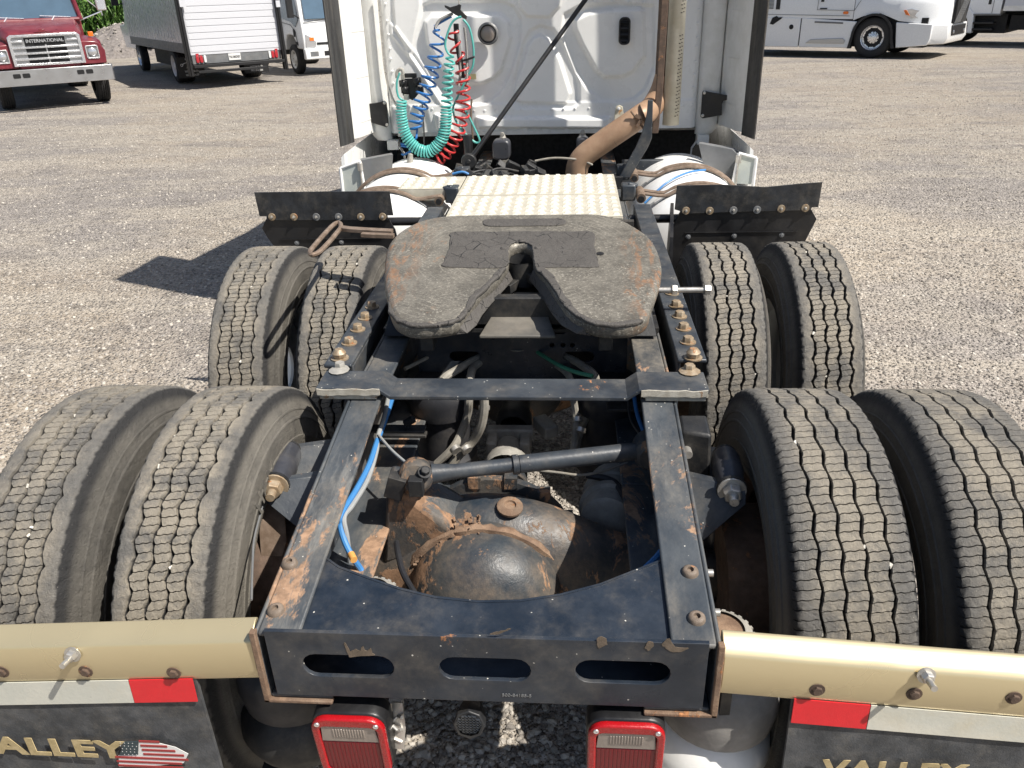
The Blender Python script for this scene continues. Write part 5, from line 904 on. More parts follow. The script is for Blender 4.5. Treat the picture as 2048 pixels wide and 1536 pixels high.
# perforated heat shield, a half cylinder
hs=[(0.6791,2.93,1.2414),(0.7559,2.93,1.2469),(0.6729,2.93,1.8711),(0.7432,2.93,1.8691)]; xl=hs[0][0]; xr=hs[1][0]; cx=(xl+xr)/2-.004; R_=(xr-xl)/2+.006; g=MB(); n=18; z0=hs[0][2]
for z in(z0,3.6):
    for k in range(n+1):
        a=math.radians(-15-150*k/n); g.v.append((cx+R_*1.0*math.cos(a),2.985+R_*1.2*math.sin(a)*.8,z))
for k in range(n): g.f.append((k,k+1,n+2+k,n+1+k))
sh=obj('heat_shield',g,M['cream'],T,smooth=60); m_=sh.modifiers.new('thickness','SOLIDIFY'); m_.thickness=.003
g=MB()
for k in range(58):
    z=z0+.05+k*.0185
    if abs(k-25)<3: continue
    for da in(-66,-48):
        a=math.radians(da+(6 if k%2 else 0)); x=cx+(R_+.0006)*math.cos(a); y=2.985+R_*.96*math.sin(a); g.box((x,y-.001,z+(.004 if da>-50 else 0)),(.011,.004,.0045),Matrix.Rotation(a+math.pi/2,3,'Z'))
obj('shield_slots',g,M['black'],sh,kind='stuff',smooth=0)
# curved navy support arm and cream lug
A_=[(0.5842,2.72,1.4055),(0.5859,2.72,1.3382),(0.5881,2.72,1.2122),(0.5696,2.72,1.1658),(0.5195,2.72,1.0778),(0.4799,2.72,1.0061),(0.4188,2.72,1.007),(0.4588,2.72,1.0848),(0.5037,2.72,1.167),(0.536,2.72,1.2478),(0.5554,2.72,1.3388),(0.558,2.72,1.4061)]; X=Matrix(((1,0,0,0),(0,0,-1,2.72),(0,1,0,0),(0,0,0,1)))
plate('stack_support',list(reversed([(p[0],p[2]) for p in A_])),[],.012,X,M['frame'],T,bevel=.003)
L_=[(0.413,3.3,1.2054),(0.4177,3.3,1.2763),(0.4268,3.3,1.3048),(0.4466,3.3,1.3108),(0.4635,3.3,1.3009),(0.4697,3.3,1.256),(0.4596,3.3,1.2175),(0.4437,3.3,1.1919)]; X=Matrix(((1,0,0,0),(0,0,-1,3.30),(0,1,0,0),(0,0,0,1)))
plate('cab_lug',list(reversed([(p[0],p[2]) for p in L_])),[],.012,X,M['rustcream'],T,bevel=.003)
obj('cab_lug_bolt',MB().lathe([(.010,0),(.009,.006),(.0003,.008)],[(0.4401,3.292,1.2928)][0],(0,-1,0),14),M['pale'],T)
# ------------------------------------------------------------ diagonal strut, rear of cab mounts
D0=[(0.2492,3.3,1.8993)][0]; D1=[(-0.4192,2.86,1.0822)][0]; dv=(Vector(D0)-Vector(D1)).normalized()
obj('hose_tender_strut',MB().tube([Vector(D1)-dv*.02,Vector(D1)+dv*.1,Vector(D0)+dv*.6],[.019,.0135,.0135],14),M['plastic'],T)
g=MB(); g.lathe([(.04,-.02),(.045,0),(.04,.02)],D1,(0,1,0),20,True); g.lathe([(.0003,.026),(.012,.026),(.013,.02)],D1,(0,-1,0),12); g.strip([Vector(D1)+Vector((0,.02,.03)),Vector(D1)+Vector((-.01,.03,-.12))],(.06,0,0),(0,.02,0)); obj('strut_mount',g,M['dark'],T,bevel=.003)
for nm,px,w,h,dp in(('cab_shock',[(-0.2516,3.2,1.1031)][0],.105,.115,.10),('cab_shock',[(0.226,3.2,1.1007)][0],.075,.13,.09)):
    g=MB(); c=Vector(px); g.prism(rrect(0,0,w,h,.03),dp,basis(c+Vector((0,-dp/2,0)),(1,0,0),(0,0,1))@Matrix.Diagonal((1,1,1,1))); o=obj(nm,g,M['bushing'],T,bevel=.012)
    g=MB(); g.lathe([(.012,0),(.02,.02),(.03,.04),(.03,.055)],c+Vector((0,0,h/2+.012)),(0,0,-1),14,True); g.bb((c.x-.03,c.y-.02,c.z-h/2-.09),(c.x+.03,c.y+.03,c.z-h/2)); g.lathe([(.0003,-.006),(.013,-.005),(.014,.005),(.0003,.006)],c+Vector((0,-.03,h/2+.015)),(0,-1,0),12); obj('shock_mount',g,M['cast'],o,bevel=.003)
g=MB(); c=Vector([(-0.4491,3.1,1.1066)][0]); g.lathe([(.0003,.08),(.024,.08),(.027,.07),(.027,-.08),(.0003,-.08)],c,(0,0,1),20); obj('air_filter',g,M['plastic'],T)
g=MB(); c=Vector([(-0.807,3.1,1.0337)][0]); g.lathe([(.0003,.055),(.014,.05),(.018,.02),(.018,-.03),(.01,-.05),(.0003,-.055)],c,(.15,0,1),18); obj('gladhand_handle',g,M['cast'],T)
g=MB(); g.bb((-.42,2.72,.96),(.42,2.80,1.01)); obj('cab_crossmember',g,M['dark'],T,bevel=.004); g=MB(); g.bb((.46,3.12,.80),(.72,3.16,1.02)); obj('battery_plate',g,M['frame'],T,bevel=.004)
g=MB()
for k in range(30):
    c=Vector((-.52+.50*rng.random(),2.66+.30*rng.random(),1.0+.05*rng.random())); g.box(c,(.03+.06*rng.random(),.02+.05*rng.random(),.02+.04*rng.random()),Euler((rng.random(3)*.8)).to_matrix())
obj('valve_cluster',g,M['dark'],T,bevel=.004,kind='stuff')
for k in range(3):
    x=-.55+.10*k; line('cable',[(x,2.66,1.02),(x+.10,2.74,1.04+.01*k),(x+.22,2.80,1.03),(x+.30,2.95,.98)],.007,M['dark'])
line('cable',[(-0.0398,2.75,1.0971),(0.0702,2.75,1.1115),(0.2069,2.75,1.0985),(0.2755,2.75,1.0706)],.006,M['greyhose']); line('air_line',[(-0.4882,2.66,1.0519),(-0.4325,2.66,1.0618),(-0.3922,2.66,1.0451),(-0.36,2.66,1.0284)],.007,M['blueline'])
g=MB(); c=Vector([(-0.8878,2.9,0.9967)][0]); g.lathe([(.0003,.012),(.022,.012),(.024,-.012),(.0003,-.012)],c,(.3,-.8,.5),12); g.box(c,(.02,.03,.055)); obj('tank_cap',g,M['bluegrey'],T,bevel=.003)
# ------------------------------------------------------------ coiled trailer lines
def coil(axis,radii,turns,r,mat,name,dense=None,ph=0):
    A=spline(axis,10); n=int(turns*18); L_=[0]
    for i in range(1,len(A)): L_.append(L_[-1]+(A[i]-A[i-1]).length)
    tt=[0]; # density weights
    out=[]; m=len(A)
    w=[1.0]*m
    if dense: w=[dense(L_[i]/L_[-1]) for i in range(m)]
    cum=[0]
    for i in range(1,m): cum.append(cum[-1]+(L_[i]-L_[i-1])*(w[i]+w[i-1])/2)
    u=Vector((1,0,0))
    T0=(A[1]-A[0]).normalized(); u=(u-T0*u.dot(T0)).normalized(); us=[u]
    for i in range(1,m):
        t=(A[min(i+1,m-1)]-A[i-1]).normalized(); u=(us[-1]-t*us[-1].dot(t)).normalized(); us.append(u)
    for k in range(n+1):
        c=cum[-1]*k/n; i=min(int(np.searchsorted(cum,c,side='right')-1),m-2); f=(c-cum[i])/max(1e-9,cum[i+1]-cum[i]); p=A[i].lerp(A[i+1],f); t=(A[i+1]-A[i]).normalized(); uu=us[i].lerp(us[i+1],f).normalized(); v=t.cross(uu)
        s_=L_[i]/L_[-1]; R=np.interp(s_,np.linspace(0,1,len(radii)),radii)*(1+.05*math.sin(k*.11)); a=2*math.pi*k/18+ph; out.append(p+(uu*math.cos(a)+v*math.sin(a))*R)
    return out
bc=coil([(-0.596,3.26,1.7483),(-0.6161,3.26,1.6799),(-0.6365,3.26,1.6105),(-0.6538,3.26,1.5542),(-0.6759,3.26,1.4974),(-0.6925,3.26,1.4544),(-0.7139,3.26,1.4111),(-0.7332,3.26,1.3673),(-0.7503,3.26,1.3232),(-0.7723,3.26,1.2787),(-0.7841,3.26,1.2335),(-0.7849,3.26,1.1955)],[.036,.040,.044,.044,.046,.043,.04,.034],11.5,.0066,M['blue'],'x',lambda s:.7+.9*s,1.6)
obj('blue_coiled_hose',MB().tube([Vector(p) for p in [(-0.5259,3.25,1.8181),(-0.5879,3.25,1.7894),(-0.627,3.25,1.77),(-0.6285,3.25,1.7496)]]+bc+[Vector(p) for p in [(-0.7795,3.22,1.1559),(-0.8228,3.22,1.1183),(-0.8787,3.22,1.1231),(-0.8758,3.22,1.1115),(-0.8242,3.22,1.1028),(-0.8014,3.22,1.087),(-0.8687,3.22,1.057),(-0.8801,3.22,1.065)]],.0068,9),M['blue'],T)
rc=coil([(-0.5154,3.25,1.7466),(-0.5244,3.25,1.6988),(-0.507,3.25,1.636),(-0.4841,3.25,1.5723),(-0.4797,3.25,1.5154),(-0.4811,3.25,1.4507),(-0.4829,3.25,1.3926),(-0.4874,3.25,1.3413),(-0.4951,3.25,1.2895),(-0.5087,3.25,1.2448),(-0.5301,3.25,1.1923),(-0.5574,3.25,1.1393),(-0.5929,3.25,1.0859),(-0.6361,3.25,1.0437),(-0.6818,3.25,1.0288)],[.030,.036,.038,.040,.042,.044,.044,.046],16,.0066,M['red'],'x',lambda s:.75+1.0*s,.4)
obj('red_coiled_hose',MB().tube(rc,.0066,9),M['red'],T)
tcx=coil([(-0.8451,3.2,1.3732),(-0.8549,3.2,1.3182),(-0.8541,3.2,1.2587),(-0.8454,3.2,1.1983),(-0.8175,3.2,1.1369),(-0.7731,3.2,1.0939),(-0.7143,3.2,1.0775),(-0.6604,3.2,1.1035),(-0.6169,3.2,1.1562),(-0.5953,3.2,1.2163),(-0.5866,3.2,1.2758),(-0.5795,3.2,1.3347),(-0.5725,3.2,1.393),(-0.5672,3.2,1.4506),(-0.558,3.2,1.5074),(-0.551,3.2,1.5567),(-0.5409,3.2,1.5949)],[.026,.029,.030,.031,.031,.031,.030,.029,.028,.026],49,.0064,M['teal'],'x',lambda s:1.25 if s<.72 else .62)
obj('teal_coiled_cable',MB().tube([Vector(p) for p in spline([(-0.8533,3.25,1.524),(-0.873,3.25,1.4812),(-0.8794,3.25,1.4304),(-0.8714,3.25,1.3899),(-0.8495,3.25,1.371)],5)]+tcx+[Vector(p) for p in spline([(-0.5173,3.2,1.6083),(-0.5502,3.2,1.6264),(-0.5647,3.2,1.6682),(-0.5513,3.2,1.7226),(-0.5212,3.2,1.7826),(-0.4899,3.2,1.8085),(-0.4636,3.2,1.8145)],5)],.0064,9),M['teal'],T)
line('teal_cable',[(-0.4621,3.27,1.7989),(-0.4305,3.27,1.7572),(-0.4141,3.27,1.6811),(-0.4116,3.27,1.6113),(-0.421,3.27,1.5479),(-0.4565,3.27,1.4915),(-0.4955,3.27,1.4199),(-0.5347,3.27,1.3546),(-0.5517,3.27,1.3104),(-0.5377,3.27,1.2425),(-0.4899,3.27,1.1732),(-0.4367,3.27,1.1223),(-0.409,3.27,1.1141),(-0.4001,3.27,1.1332),(-0.4322,3.27,1.2102),(-0.4642,3.27,1.2787),(-0.4897,3.27,1.3166)],.0064,M['teal'])
for pts in([(-0.499,3.24,1.7466),(-0.4914,3.24,1.6847),(-0.4879,3.24,1.6152),(-0.4915,3.24,1.5165),(-0.5057,3.24,1.4451)],[(-0.4525,3.235,1.7592),(-0.4485,3.235,1.6977),(-0.4459,3.235,1.6076),(-0.4524,3.235,1.5161),(-0.4545,3.235,1.4517)],[(-0.5155,3.235,1.8316),(-0.5613,3.235,1.8161),(-0.5963,3.235,1.7969),(-0.6213,3.235,1.7637)]):
    A=spline(pts,12); 
    line('spring_guard',[A[i]+Vector((0,0,0)) for i in range(0,len(A),3)],.0085,M['guard'],2,8)
g=MB(); g.strip([(-0.5047,3.27,1.7797),(-0.5059,3.27,1.6973),(-0.4905,3.27,1.5709),(-0.484,3.27,1.4849)],(.03,0,0),(0,.02,0)); obj('hose_sleeve',g,M['plastic'],T,bevel=.004)
Hh=[(-0.5579,3.23,1.8775),(-0.5275,3.23,1.8654),(-0.4861,3.23,1.8742),(-0.4761,3.23,1.8805),(-0.4639,3.23,1.8749),(-0.469,3.23,1.8505),(-0.4338,3.23,1.8161),(-0.4384,3.23,1.8008),(-0.4639,3.23,1.8103),(-0.5003,3.23,1.8246),(-0.5572,3.23,1.8662)]; X=Matrix(((1,0,0,0),(0,0,-1,3.23),(0,1,0,0),(0,0,0,1)))
hb=plate('hose_hanger',list(reversed([(p[0],p[2]) for p in Hh])),[],.02,X,M['plastic'],T,bevel=.003)
line('hanger_chain',[(-0.4748,3.23,1.8772),(-0.4783,3.23,1.8938),(-0.4697,3.23,1.9395)],.0035,M['zinc'],parent=hb)
g=MB(); q=Vector([(-0.4436,3.24,1.5897)][0]); g.strip([q+Vector((-.035,0,-.008)),q+Vector((.0,-.01,0)),q+Vector((.04,0,.012))],(0,.02,0),(0,0,.012)); obj('hose_clip',g,M['plastic'],T,bevel=.002)
# gladhand block on the wall
Z=lambda l:[Vector(p) for p in l]
g=MB(); c=Vector([(-0.8144,3.37,1.4385)][0])
g.prism([(-.05,.045),(.045,.045),(.045,.0),(.05,-.04),(.01,-.08),(-.05,-.05)],.03,basis((c.x,3.36,c.z),(1,0,0),(0,0,1))); gb=obj('gladhand_block',g,M['plastic'],T,bevel=.005)
for px,r_ in(([(-0.853,3.33,1.4582)][0],.022),([(-0.7688,3.33,1.4674)][0],.026),([(-0.8445,3.33,1.421)][0],.022),([(-0.7569,3.33,1.4191)][0],.022)):
    g=MB(); g.box(px,(r_*2.1,.035,r_*1.7)); g.lathe([(r_*.8,0),(r_*.8,.02),(r_*.4,.03)],px,(0,-1,.4),14,True); obj('gladhand',g,M['plastic'],gb,bevel=.004)
g=MB(); g.bb((c.x-.05,3.325,c.z+.05),(c.x+.045,3.35,c.z+.075)); obj('gladhand_cap',g,M['plastic'],gb,bevel=.004)
g=MB(); g.tube(spline([(-0.8863,3.32,1.4893),(-0.885,3.32,1.5185),(-0.8715,3.32,1.5364),(-0.8518,3.32,1.5359),(-0.8463,3.32,1.5103)],5),.010,10); g.box([(-0.8496,3.31,1.4967)][0],(.02,.02,.03)); g.box([(-0.8362,3.31,1.3822)][0],(.03,.02,.03)); obj('brass_fitting',g,M['cast'],gb,bevel=.002)
line('wall_cable',[(-0.7556,3.38,1.3459),(-0.7577,3.38,1.2696),(-0.7586,3.38,1.1765),(-0.7639,3.38,1.0898)],.005,M['guard']); line('wall_cable',[(-0.4491,3.38,1.3546),(-0.4579,3.38,1.2636),(-0.4547,3.38,1.1708),(-0.4538,3.38,1.1081)],.006,M['brown'])
# ------------------------------------------------------------ parked vehicles
M['maroon']=worn('faded_maroon_paint',(.13,.013,.022),(.19,.03,.038),.34,dust=.15,bump=.02,dustcol=(.30,.15,.15),scale=.35)
M['alu']=flat('polished_bumper_aluminium',(.50,.50,.50),.32,.8,var=.06,scale=3)
M['boxside']=worn('grey_box_skin',(.52,.53,.56),(.62,.63,.66),.28,metal=.15,dust=.15,bump=.02,scale=.8,streak=.2,dustcol=(.35,.27,.22))
M['vwhite']=flat('vehicle_white_paint',(.80,.81,.81),.25,coat=.3,var=.03); M['vwhite2']=flat('box_door_white',(.56,.57,.60),.4,var=.03)
M['glass']=flat('tinted_windscreen',(.06,.11,.16),.08,coat=1,var=.3,scale=3); M['amber']=flat('amber_lens',(.75,.17,.015),.25,coat=.5); M['vblack']=flat('black_vehicle_trim',(.012,.012,.013),.5); M['headlamp']=flat('headlamp_glass',(.55,.56,.58),.08,.6,coat=1,var=.3,scale=40); M['tail']=flat('red_tail_lamp',(.40,.02,.03),.25,coat=.4)
M['vrub']=flat('dark_tyre_rubber',(.022,.022,.023),.75,bump=.4,scale=30); M['meshgrille']=flat('dark_mesh_grille',(.03,.03,.033),.4)
def vwheel(parent,x,y,r,w,s,rimmat,holes=8,rr=None,name='wheel'):
    rr=rr or r*.56
    g=MB(); h=w/2; g.lathe([(rr,-h*.9),(rr+.02,-h),(r*.80,-h*1.02),(r*.95,-h*.92),(r*.985,-h*.8),(r,-h*.62)]+[q for k in range(4) for q in((r,-h*.62+k*h*.31+.01*0),(r-.012,-h*.62+k*h*.31+.012),(r-.012,-h*.62+k*h*.31+.022),(r,-h*.62+k*h*.31+.034))]+[(r,h*.62),(r*.985,h*.8),(r*.95,h*.92),(r*.80,h*1.02),(rr+.02,h),(rr,h*.9)],(0,0,0),(1,0,0),40)
    t=obj(name,g,M['vrub'],parent,loc=(x,y,r)); g=MB(); o=s*h
    g.lathe([(rr+.012,o*.98),(rr*.99,o*.90),(rr*.93,o*.55),(rr*.62,o*.42),(rr*.5,o*.50),(rr*.36,o*.52),(rr*.34,o*.85),(rr*.26,o*.92),(.0005,o*.92)],(0,0,0),(1,0,0),36); ri=obj('rim',g,rimmat,t)
    g=MB()
    for k in range(holes):
        a=2*math.pi*k/holes; g.lathe([(.0005,o*.60),(rr*.085,o*.60),(rr*.085,o*.40)],(0,rr*.78*math.cos(a),rr*.78*math.sin(a)),(1,0,0),10)
        if holes>=8: g.lathe([(.0005,o*.60),(rr*.05,o*.60),(rr*.05,o*.45)],(0,rr*.46*math.cos(a+.3),rr*.46*math.sin(a+.3)),(1,0,0),8)
    obj('hand_holes',g,M['black'],ri,kind='stuff'); return t
def loft(secs,closed=True,cap=True):
    g=MB(); n=len(secs[0])
    for s_ in secs: g.v+=[tuple(p) for p in s_]
    for i in range(len(secs)-1):
        for k in range(n if closed else n-1): g.f.append((i*n+k,i*n+(k+1)%n,i*n+n+(k+1)%n,i*n+n+k))
    if cap: g.f+=[tuple(range(n-1,-1,-1)),tuple(range(len(secs)*n-n,len(secs)*n))]
    return g
XZ=lambda y:Matrix(((-1,0,0,0),(0,0,1,y),(0,1,0,0),(0,0,0,1)))   # drawing on a vehicle's front: u to the viewer's right
# --- maroon truck, nose toward the camera
R=thing('maroon_truck','faded maroon old truck with chrome grille and wide metal bumper','truck',(-11.05,15.73,0),math.radians(-142.8))
for x in(-.93,.93): vwheel(R,x,0,.50,.27,1 if x>0 else -1,M['whitedirty'],8)
for x in(-.95,.95): vwheel(R,x,-4.6,.50,.5,1 if x>0 else -1,M['whitedirty'],8)
g=loft([[(-.55,.86,.80),(-.68,.86,1.36),(-.60,.82,1.47),(.60,.82,1.47),(.68,.86,1.36),(.55,.86,.80)],[(-.60,.30,.80),(-.78,.3,1.45),(-.68,.25,1.58),(.68,.25,1.58),(.78,.3,1.45),(.60,.30,.80)],[(-.62,-.55,.80),(-.86,-.55,1.55),(-.80,-.55,1.68),(.80,-.55,1.68),(.86,-.55,1.55),(.62,-.55,.80)]])
obj('hood',g,M['maroon'],R,bevel=.02,smooth=60)
for s in(-1,1):
    g=loft([[(s*.58,y,z0),(s*1.06,y,z0),(s*1.08,y,z0+.25),(s*(1.0),y,zt-.04),(s*.92,y,zt),(s*.58,y,zt+.02)] for y,z0,zt in((.84,.82,1.26),(.60,.82,1.30),(.45,1.0,1.32),(.0,1.06,1.34),(-.45,.95,1.34),(-.7,.60,1.32))]); f=obj('fender',g,M['maroon'],R,bevel=.02,smooth=60)
    A=XZ(.845)@Matrix.Translation((-s*.83,1.055,0)); hl=plate('headlamp_bezel',rrect(0,0,.245,.255,.03),[list(reversed(rrect(0,0,.20,.21,.02)))],.03,A,M['chrome'],f,bevel=.004)
    g=MB(); g.bb((s*.83-.10,.842,.95),(s*.83+.10,.846,1.16)); obj('lamp_recess',g,M['greyp'],hl); g=MB(); g.lathe([(.0005,.045),(.05,.04),(.08,.02),(.085,.0)],(s*.83,.845,1.055),(0,1,0),24); obj('headlamp',g,M['headlamp'],hl)
    g=MB(); g.bb((s*.93-.05,.35,1.335),(s*.93+.05,.43,1.43)); obj('indicator',g,M['amber'],f,bevel=.01)
    g=MB(); g.tube([(s*.85,-.6,1.62),(s*1.38,-.55,1.80)],.014,6); g.tube([(s*.9,-.7,2.3),(s*1.38,-.55,1.80)],.010,6); g.tube([(s*1.38,-.55,1.72),(s*1.38,-.55,2.5)],.012,6); m_=obj('mirror_arm',g,M['chrome'],R)
    g=MB(); g.box((s*1.40,-.55,2.03),(.20,.05,.42)); obj('mirror',g,M['chrome'],m_,bevel=.02); g=MB(); g.box((s*1.40,-.523,2.03),(.15,.004,.36)); obj('mirror_glass',g,M['headlamp'],m_)
gr=plate('grille_surround',[(-.655,.86),(.655,.86),(.655,1.40),(.60,1.44),(-.60,1.44),(-.655,1.40)],[list(reversed([(-.60,.90),(.60,.90),(.60,1.36),(.57,1.395),(-.57,1.395),(-.60,1.36)]))],.05,XZ(.89),M['chrome'],R,bevel=.006)
g=MB(); g.bb((-.62,.862,.88),(.62,.868,1.42)); obj('grille_back',g,M['alu'],gr); g=MB(); g.bb((-.37,.869,.90),(.37,.872,1.38)); obj('radiator',g,M['black'],gr); g=MB(); g.bb((-.012,.873,.90),(.012,.885,1.25)); obj('grille_post',g,M['alu'],gr)
for z in(.985,1.09,1.20): g=MB(); g.bb((-.60,.875,z-.018),(.60,.905,z+.018)); obj('grille_bar',g,M['chrome'],gr,bevel=.004)
for a,b in((-.60,-.40),(.40,.60)): g=MB(); g.bb((a,.875,1.30),(b,.90,1.335)); obj('grille_bar',g,M['chrome'],gr,bevel=.004)
link('badge_lettering',finish(text_mesh('INTERNATIONAL',.088,XZ(.90)@Matrix.Translation((0,1.317,0)),.006,.002,sx=1.0),M['chrome'],0),gr)
bw=1.14; bp=loft([[(-bw,.90,z),(-bw+.03,.98,z),(bw-.03,.98,z),(bw,.90,z),(bw,.5,z),(bw-.02,.5,z),(bw-.03,.89,z),(-bw+.03,.89,z),(-bw+.02,.5,z),(-bw,.5,z)] for z in(.50,.80)]); bmp=obj('bumper',bp,M['alu'],R,bevel=.006)
for x in(-.67,-.50,.50,.67): obj('bumper_slot',MB().prism(rrect(0,0,.135,.085,.02),.004,XZ(.981)@Matrix.Translation((x,.69,0))),M['black'],bmp); 
g=loft([[(-.88,y0,1.68),(.88,y0,1.68),(.80,y1,2.42),(-.80,y1,2.42)] for y0,y1 in((-.56,-.80),(-.60,-.84))]); ws=obj('windscreen',g,M['glass'],R)
for pts in([(-.93,-.52,1.66),(-.84,-.78,2.46)],[(.93,-.52,1.66),(.84,-.78,2.46)],[(-.90,-.53,1.67),(.90,-.53,1.67)],[(-.84,-.78,2.45),(.84,-.78,2.45)]): obj('screen_frame',MB().tube(pts,.045,8),M['maroon'],R)
g=loft([[(-.95,y,.62),(.95,y,.62),(.97,y,1.6),(.86,y,zt),(-.86,y,zt),(-.97,y,1.6)] for y,zt in((-.90,2.5),(-2.3,2.55))]); obj('cab',g,M['maroon'],R,bevel=.03); g=MB(); g.bb((-.90,-.9,1.5),(.90,-.55,1.66)); obj('cowl',g,M['maroon'],R)
for s in(-1,1):
    g=MB(); g.tube([(s*.45-.28,-.49,1.715),(s*.45+.30,-.55,1.76)],.011,6); g.tube([(s*.45+.1,-.47,1.66),(s*.45+.02,-.53,1.745)],.014,6); obj('wiper',g,M['chrome'],R)
g=MB(); g.prism([(-.16,1.47),(.16,1.47),(.06,1.50),(.05,1.53),(-.05,1.53),(-.06,1.50)],.03,XZ(.80)); obj('hood_badge',g,M['maroon'],R,bevel=.006)
g=MB(); g.bb((-.4,-7.0,.62),(.4,-.3,.85)); g.bb((-.8,-.12,.45),(.8,.12,.60)); obj('chassis',g,M['black'],R); g=MB(); g.bb((-1.2,-7.2,1.1),(1.2,-2.5,1.2)); obj('flat_bed',g,M['dark'],R)
g=MB()
for k in range(12): g.bb((-1.1+.2*k-.012,-2.55,1.2),(-1.1+.2*k+.012,-2.52,2.6))
for k in range(8): g.bb((-1.15,-2.52,1.3+.18*k),(1.15,-2.50,1.32+.18*k))
obj('headache_rack',g,M['whitedirty'],R,kind='stuff')
# --- box truck seen from behind
B=thing('box_truck','long grey sided box truck with a white ribbed roller door and lift gate','truck',(-9.73,20.59,0),math.radians(37.1))
cx=.31; hw=1.14; fy=5.6
g=MB(); g.bb((cx-hw,-2.15,.80),(cx+hw,fy,3.35)); bx=obj('box_body',g,M['boxside'],B,bevel=.01)
g=MB(); g.bb((cx-hw-.006,-2.1,.80),(cx-hw,fy,1.02)); g.bb((cx-hw-.012,-2.1,.90),(cx-hw-.006,fy,.915)); g.bb((cx-hw-.014,-2.1,.795),(cx-hw-.002,fy,.83)); obj('lower_rail',g,M['greyp'],bx)
for k in range(24): g=MB(); g.bb((cx-hw-.004,-1.95+k*.32,1.02),(cx-hw,-1.94+k*.32,3.3)); obj('panel_seam',g,M['alu'],bx)
dr=thing('x','x','x'); bpy.data.objects.remove(dr)
g=MB(); g.bb((cx-hw+.02,-2.19,.76),(cx+hw-.0,-2.155,3.3)); door=obj('roller_door',g,M['vwhite2'],B,bevel=.01)
for k in range(17):
    z=.83+k*.145; g=MB(); g.hexa([(cx-hw+.05,-2.198,z),(cx+hw-.03,-2.198,z),(cx+hw-.03,-2.190,z),(cx-hw+.05,-2.190,z),(cx-hw+.05,-2.194,z+.125),(cx+hw-.03,-2.194,z+.125),(cx+hw-.03,-2.190,z+.125),(cx-hw+.05,-2.190,z+.125)]); obj('door_slat',g,M['vwhite2'],door,bevel=.002)
for x in(cx-hw-.055,cx+hw+.03): g=MB(); g.bb((x-.055,-2.30,.30),(x+.045,-2.14,3.3)); g.bb((x-.02,-2.33,.3),(x+.02,-2.30,3.0)); obj('lift_gate_post',g,M['vblack'],B,bevel=.01)
g=MB(); g.bb((cx-hw-.04,-2.34,1.83),(cx-hw+.10,-2.26,1.98)); g.bb((cx+hw-.02,-2.34,1.75),(cx+hw+.08,-2.26,1.90)); obj('gate_latch',g,M['vwhite2'],B,kind='stuff')
g=MB(); g.bb((cx-hw+.04,-2.18,.56),(cx+hw-.04,-2.10,.755)); sill=obj('rear_sill',g,M['greyp'],B,bevel=.006)
for x in(cx-hw+.16,cx-hw+.25,cx+hw-.25,cx+hw-.16): g=MB(); g.prism(stadium(0,0,.17,.075),.03,Matrix(((0,-1,0,x),(0,0,-1,-2.18),(1,0,0,.67),(0,0,0,1)))); obj('tail_lamp',g,M['tail'],B,bevel=.008)
for x in(cx-hw+.34,cx+hw-.33): g=MB(); g.prism(stadium(0,0,.17,.06),.03,Matrix(((0,-1,0,x),(0,0,-1,-2.18),(1,0,0,.67),(0,0,0,1)))); obj('backup_lamp',g,M['pale'],B,bevel=.008)
for x in(cx-hw+.17,cx+hw-.15): g=MB(); g.bb((x-.035,-2.20,.75),(x+.035,-2.185,.80)); obj('marker_lamp',g,M['tail'],B)
g=MB(); g.bb((.08,-2.20,.60),(.38,-2.185,.755)); pl_=obj('licence_plate',g,M['pale'],sill,bevel=.004)
link('plate_lettering',finish(text_mesh('TK180DEY',.075,Matrix(((1,0,0,.23),(0,0,-1,-2.203),(0,1,0,.675),(0,0,0,1))),.001,.0015,sx=.80),M['vblack'],0),pl_)
g=MB(); g.bb((cx-hw+.02,-2.32,.48),(cx+hw-.0,-2.12,.55)); g.bb((cx-hw+.1,-2.34,.36),(cx+hw-.5,-2.28,.42)); obj('gate_platform',g,M['vblack'],B,bevel=.006)
g=MB(); g.bb((cx-.45,-2.1,.55),(cx+.45,5.8,.78)); g.bb((cx-.9,.9,.35),(cx-.45,3.4,.78)); g.bb((cx+.45,.9,.35),(cx+.9,3.4,.78)); g.bb((cx-.9,-.12,.35),(cx+.9,.12,.5)); obj('chassis',g,M['black'],B)
for x,w,s in((cx-.90,.46,-1),(cx+.90,.46,1)): vwheel(B,x,0,.42,w,s,M['whitedirty'],6,.25)
for x,s in((cx-.92,-1),(cx+.92,1)): vwheel(B,x,5.35,.42,.24,s,M['chrome'],6,.25)
g=loft([[(cx-.95,y,.6),(cx-1.02,y,1.3),(cx-.95,y,zt),(cx+.95,y,zt),(cx+1.02,y,1.3),(cx+.95,y,.6)] for y,zt in((5.65,2.35),(6.5,2.3),(7.1,1.4),(7.9,1.25))]); obj('cab',g,M['vwhite'],B,bevel=.03)
for s in(-1,1):
    g=MB(); g.box((cx+s*1.25,6.3,2.1),(.2,.12,.42)); g.tube([(cx+s*1.0,6.4,1.95),(cx+s*1.25,6.35,1.9)],.02,6); obj('mirror',g,M['vblack'],B,bevel=.03)
